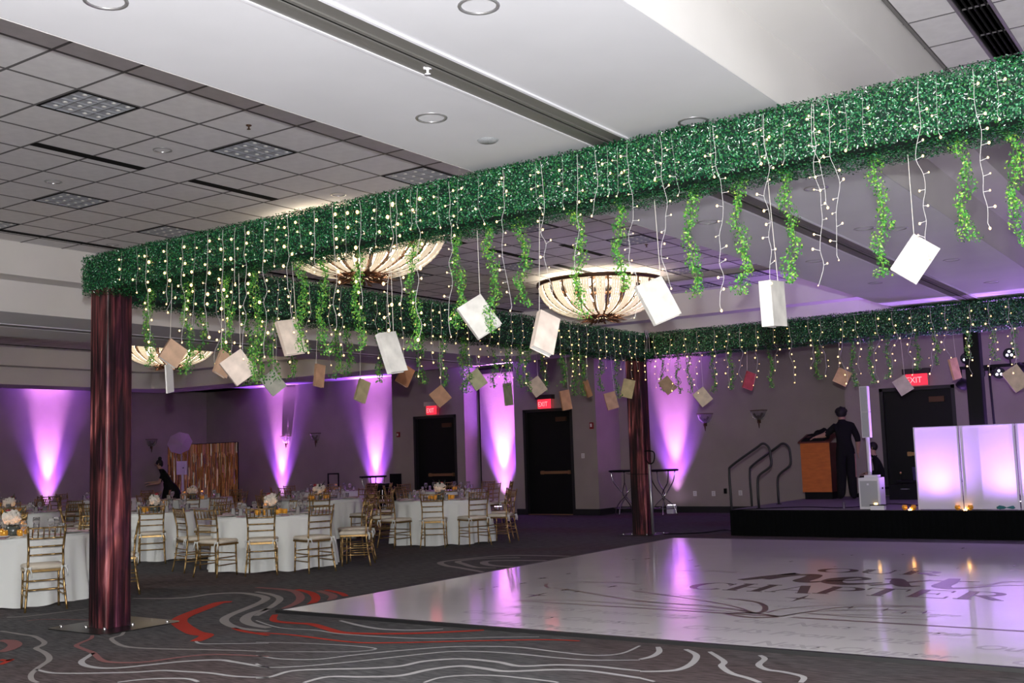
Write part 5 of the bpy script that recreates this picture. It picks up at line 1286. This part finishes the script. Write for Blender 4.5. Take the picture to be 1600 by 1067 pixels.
def hand(J, E_, wrist, d, side, pre, s=1.0):
    """palm and five bent fingers from the wrist along d"""
    d = Vector(d).normalized(); side = Vector(side); side = (side-d*side.dot(d)).normalized(); nrm = d.cross(side); w0 = Vector(J[wrist][0])
    palm = w0+d*.055*s; J[pre+'palm'] = (palm, (.034*s, .018*s)); E_.append((wrist, pre+'palm'))
    for i, (off, L) in enumerate([(-.030, .062), (-.010, .072), (.010, .068), (.028, .052)]):
        a = palm+d*.035*s+side*off*s; b_ = a+d*L*.5*s+nrm*.008*s; c = a+d*L*s+nrm*.025*s
        J[pre+'f%da' % i] = (a, .0095*s); J[pre+'f%db' % i] = (b_, .0085*s); J[pre+'f%dc' % i] = (c, .007*s); E_ += [(pre+'palm', pre+'f%da' % i), (pre+'f%da' % i, pre+'f%db' % i), (pre+'f%db' % i, pre+'f%dc' % i)]
    a = w0+d*.035*s-side*.036*s; b_ = a+d*.03*s-side*.02*s; J[pre+'ta'] = (a, .011*s); J[pre+'tb'] = (b_, .009*s); E_ += [(pre+'palm', pre+'ta'), (pre+'ta', pre+'tb')]
def faceparts(t, c, f, r=1.0):
    """nose, ears, eyes, mouth on a head at c looking along f"""
    f = Vector(f).normalized(); s = f.cross(Vector((0, 0, 1))).normalized(); c = Vector(c)
    MB().ball(c+f*.098*r+Vector((0, 0, -.012)), .014, 6, 0, (1, 1, 1.5)).obj('nose', M['skin'], t, True)
    for q_ in (-1, 1): MB().ball(c+s*.078*r*q_, .02, 6, 0, (.5, 1, 1.5)).obj('ear', M['skin'], t, True)
    b = MB(); b.ball(c+f*.082*r+s*.03+Vector((0, 0, .015)), .011, 6); b.ball(c+f*.082*r-s*.03+Vector((0, 0, .015)), .011, 6); b.obj('eye', M['hair'], t, True)
    MB().ball(c+f*.086*r+Vector((0, 0, -.045)), .018, 6, 0, (1, 1, .35)).obj('mouth', M['rose'], t, True)

# standing person at the podium, back to the camera
px_ = at(1331, 779, z=SZ); S = Vector((px_.x, 21.45, SZ))
pe = thing('person', 'person in black shirt and cap seen from behind, leaning an arm on the podium', 'person', S)
v_ = Vector((S.x, S.y, 0)).normalized(); rt = Vector((v_.y, -v_.x, 0)); K_ = lambda r_, f_, z: rt*r_+v_*f_+Vector((0, 0, z))
J = {'pelvis': (K_(0, 0, .98), (.165, .125)), 'waist': (K_(-.01, 0, 1.14), (.185, .13)), 'chest': (K_(-.02, .01, 1.36), (.215, .135)), 'neckb': (K_(-.03, .03, 1.52), (.095, .075)), 'neck': (K_(-.035, .05, 1.56), .062), 'headl': (K_(-.035, .07, 1.62), (.076, .085)), 'head': (K_(-.035, .07, 1.70), (.075, .088)), 'crown': (K_(-.035, .07, 1.75), .05),
     'shl': (K_(-.18, .02, 1.43), .088), 'ell': (K_(-.36, .06, 1.27), .064), 'wrl': (K_(-.52, .10, 1.245), .030), 'shr': (K_(.16, .02, 1.42), .088), 'elr': (K_(.25, -.04, 1.18), .064), 'wrr': (K_(.235, .06, .95), .030),
     'hipl': (K_(-.085, 0, .92), .125), 'knl': (K_(-.10, .02, .50), .105), 'anl': (K_(-.13, .0, .09), .085), 'tol': (K_(-.17, .14, .035), .038), 'hipr': (K_(.085, 0, .92), .125), 'knr': (K_(.09, .02, .50), .105), 'anr': (K_(.10, -.02, .09), .085), 'tor': (K_(.12, .12, .035), .038)}
E1 = [('pelvis', 'waist'), ('waist', 'chest'), ('chest', 'neckb'), ('neckb', 'neck'), ('neck', 'headl'), ('headl', 'head'), ('head', 'crown'), ('chest', 'shl'), ('shl', 'ell'), ('ell', 'wrl'), ('chest', 'shr'), ('shr', 'elr'), ('elr', 'wrr'), ('pelvis', 'hipl'), ('hipl', 'knl'), ('knl', 'anl'), ('anl', 'tol'), ('pelvis', 'hipr'), ('hipr', 'knr'), ('knr', 'anr'), ('anr', 'tor')]
hand(J, E1, 'wrl', K_(-1, .15, -.25), v_, 'L'); hand(J, E1, 'wrr', K_(-.05, .3, -1), v_, 'R')
J = {k: (tuple(a), r) for k, (a, r) in J.items()}
def pick1(c):
    r_ = c.dot(rt)
    if c.z > 1.57: return 1
    if r_ < -.36 and c.z > 1.1: return 1
    if r_ > .17 and c.z < 1.12: return 1
    return 0
skinbody('body', J, E1, pe, [M['shirt'], M['skin']], pick1)
hc = K_(-.035, .07, 1.70); b = MB(); b.ball(hc+Vector((0, 0, .012))-v_*.018, .108, 14, 0, (1, 1.04, 1.05))
gr = random.Random(2)
for k in range(60):
    u = Vector((gr.gauss(0, 1), gr.gauss(0, 1), abs(gr.gauss(0, 1))*.7)).normalized(); b.ball(hc+Vector((u.x*.103, u.y*.11, .015+u.z*.098)), .024, 5)
b.obj('hair', M['hair'], pe, True); faceparts(pe, hc, v_)
# bending person in a black dress, far left
S = Vector((at(258, 760, y=18.9).x, 18.9, 0))
pe = thing('person', 'person with a high hair bun in a black dress, bending towards the left', 'person', S)
v_ = Vector((S.x, S.y, 0)).normalized(); rt = Vector((v_.y, -v_.x, 0)); K_ = lambda r_, f_, z: rt*r_+v_*f_+Vector((0, 0, z))
J = {'pelvis': (K_(.16, 0, .95), (.165, .15)), 'waist': (K_(.08, 0, 1.10), (.12, .12)), 'chest': (K_(-.02, 0, 1.30), (.14, .14)), 'neckb': (K_(-.09, 0, 1.42), .075), 'neck': (K_(-.12, 0, 1.46), .046), 'headl': (K_(-.16, 0, 1.53), .068), 'head': (K_(-.165, 0, 1.60), .085), 'crown': (K_(-.15, 0, 1.66), .05),
     'shl': (K_(-.04, -.15, 1.34), .058), 'ell': (K_(-.14, -.2, 1.08), .042), 'wrl': (K_(-.36, -.14, 1.06), .026), 'shr': (K_(-.04, .15, 1.34), .058), 'elr': (K_(-.16, .2, 1.10), .042), 'wrr': (K_(-.38, .12, 1.10), .026),
     'hipl': (K_(.17, -.09, .86), .11), 'knl': (K_(.14, -.10, .48), .065), 'anl': (K_(.18, -.10, .08), .04), 'tol': (K_(.06, -.10, .035), .032), 'hipr': (K_(.17, .09, .86), .11), 'knr': (K_(.12, .10, .48), .065), 'anr': (K_(.16, .10, .08), .04), 'tor': (K_(.04, .10, .035), .032)}
E2 = [e_ for e_ in E1 if not (e_[1][0] in 'LR' or e_[0][0] in 'LR')]
hand(J, E2, 'wrl', K_(-1, 0, -.2), v_, 'L', .9); hand(J, E2, 'wrr', K_(-1, 0, .05), v_, 'R', .9)
J = {k: (tuple(a), r) for k, (a, r) in J.items()}
def pick2(c):
    r_ = c.dot(rt)
    if c.z > 1.455 or c.z < .5 or (r_ < -.10 and c.z < 1.2): return 1
    return 0
skinbody('body', J, E2, pe, [M['shirt'], M['skin']], pick2)
b = MB(); n = 28; v = []
for j, (r, z, dx) in enumerate([(.145, 1.08, .09), (.19, .95, .15), (.25, .78, .18), (.29, .60, .20)]):
    for i in range(n): a = 2*PI*i/n; q = r*(1+.07*math.sin(6*a)*(j/3)); v.append(rt*(dx+q*math.cos(a))+v_*(q*math.sin(a))+Vector((0, 0, z)))
b.add(v, [(j*n+i, j*n+(i+1) % n, (j+1)*n+(i+1) % n, (j+1)*n+i) for j in range(3) for i in range(n)]); b.obj('skirt', M['shirt'], pe, True)
hc = K_(-.165, 0, 1.60); b = MB(); b.ball(hc+rt*.022+Vector((0, 0, .02)), .098, 12, 0, (1, 1, .98)); b.ball(hc+rt*.03+Vector((0, 0, .135)), .055, 10); b.ball(hc+rt*.06-Vector((0, 0, .03)), .06, 8); b.obj('hair', M['hair'], pe, True)
faceparts(pe, hc, -rt)
# person seated low behind the column loudspeaker
S = Vector((at(1369, 745, y=22.1).x, 22.1, SZ))
pe = thing('person', 'person in black seated low behind the white loudspeaker pole', 'person', S)
v_ = Vector((S.x, S.y, 0)).normalized(); rt = Vector((v_.y, -v_.x, 0)); K_ = lambda r_, f_, z: rt*r_+v_*f_+Vector((0, 0, z))
J = {'pelvis': (K_(.12, 0, .34), (.15, .13)), 'waist': (K_(.10, 0, .48), (.135, .11)), 'chest': (K_(.04, 0, .66), (.16, .115)), 'neckb': (K_(.0, 0, .80), .07), 'neck': (K_(-.02, 0, .85), .05), 'headl': (K_(-.04, 0, .92), .07), 'head': (K_(-.04, 0, .99), .083), 'crown': (K_(-.04, 0, 1.05), .05),
     'shl': (K_(.02, -.17, .73), .062), 'ell': (K_(.02, -.24, .50), .045), 'wrl': (K_(-.16, -.2, .46), .028), 'shr': (K_(.02, .17, .73), .062), 'elr': (K_(.0, .22, .50), .045), 'wrr': (K_(-.18, .18, .48), .028),
     'hipl': (K_(.08, -.1, .33), .10), 'knl': (K_(-.30, -.13, .40), .07), 'anl': (K_(-.28, -.13, .08), .045), 'tol': (K_(-.40, -.13, .035), .035), 'hipr': (K_(.08, .1, .33), .10), 'knr': (K_(-.30, .13, .40), .07), 'anr': (K_(-.28, .13, .08), .045), 'tor': (K_(-.40, .13, .035), .035)}
E3 = [e_ for e_ in E1 if not (e_[1][0] in 'LR' or e_[0][0] in 'LR')]
hand(J, E3, 'wrl', K_(-1, 0, -.1), v_, 'L', .9); hand(J, E3, 'wrr', K_(-1, 0, -.1), v_, 'R', .9)
J = {k: (tuple(a), r) for k, (a, r) in J.items()}
skinbody('body', J, E3, pe, [M['shirt'], M['skin']], lambda c: 1 if (c.z > .84 or (c.dot(rt) < -.08 and .44 < c.z < .56 and abs(c.dot(v_)) > .14)) else 0)
hc = K_(-.04, 0, .99); b = MB(); b.ball(hc+rt*.02+Vector((0, 0, .025)), .095, 12); b.obj('hair', M['hair'], pe, True); faceparts(pe, hc, -rt)
t = thing('low_stool', 'low black stool under the seated person behind the loudspeaker', 'stool', S+K_(.12, 0, 0)); MB().lathe([(.001, .17), (.18, .17), (.18, .21), (.001, .21)], n=16).obj('seat', M['black'], t)
for k in range(3): MB().tube([(.12*math.cos(2.1*k), .12*math.sin(2.1*k), .17), (.16*math.cos(2.1*k), .16*math.sin(2.1*k), 0)], .012, 6).obj('leg', M['black'], t)
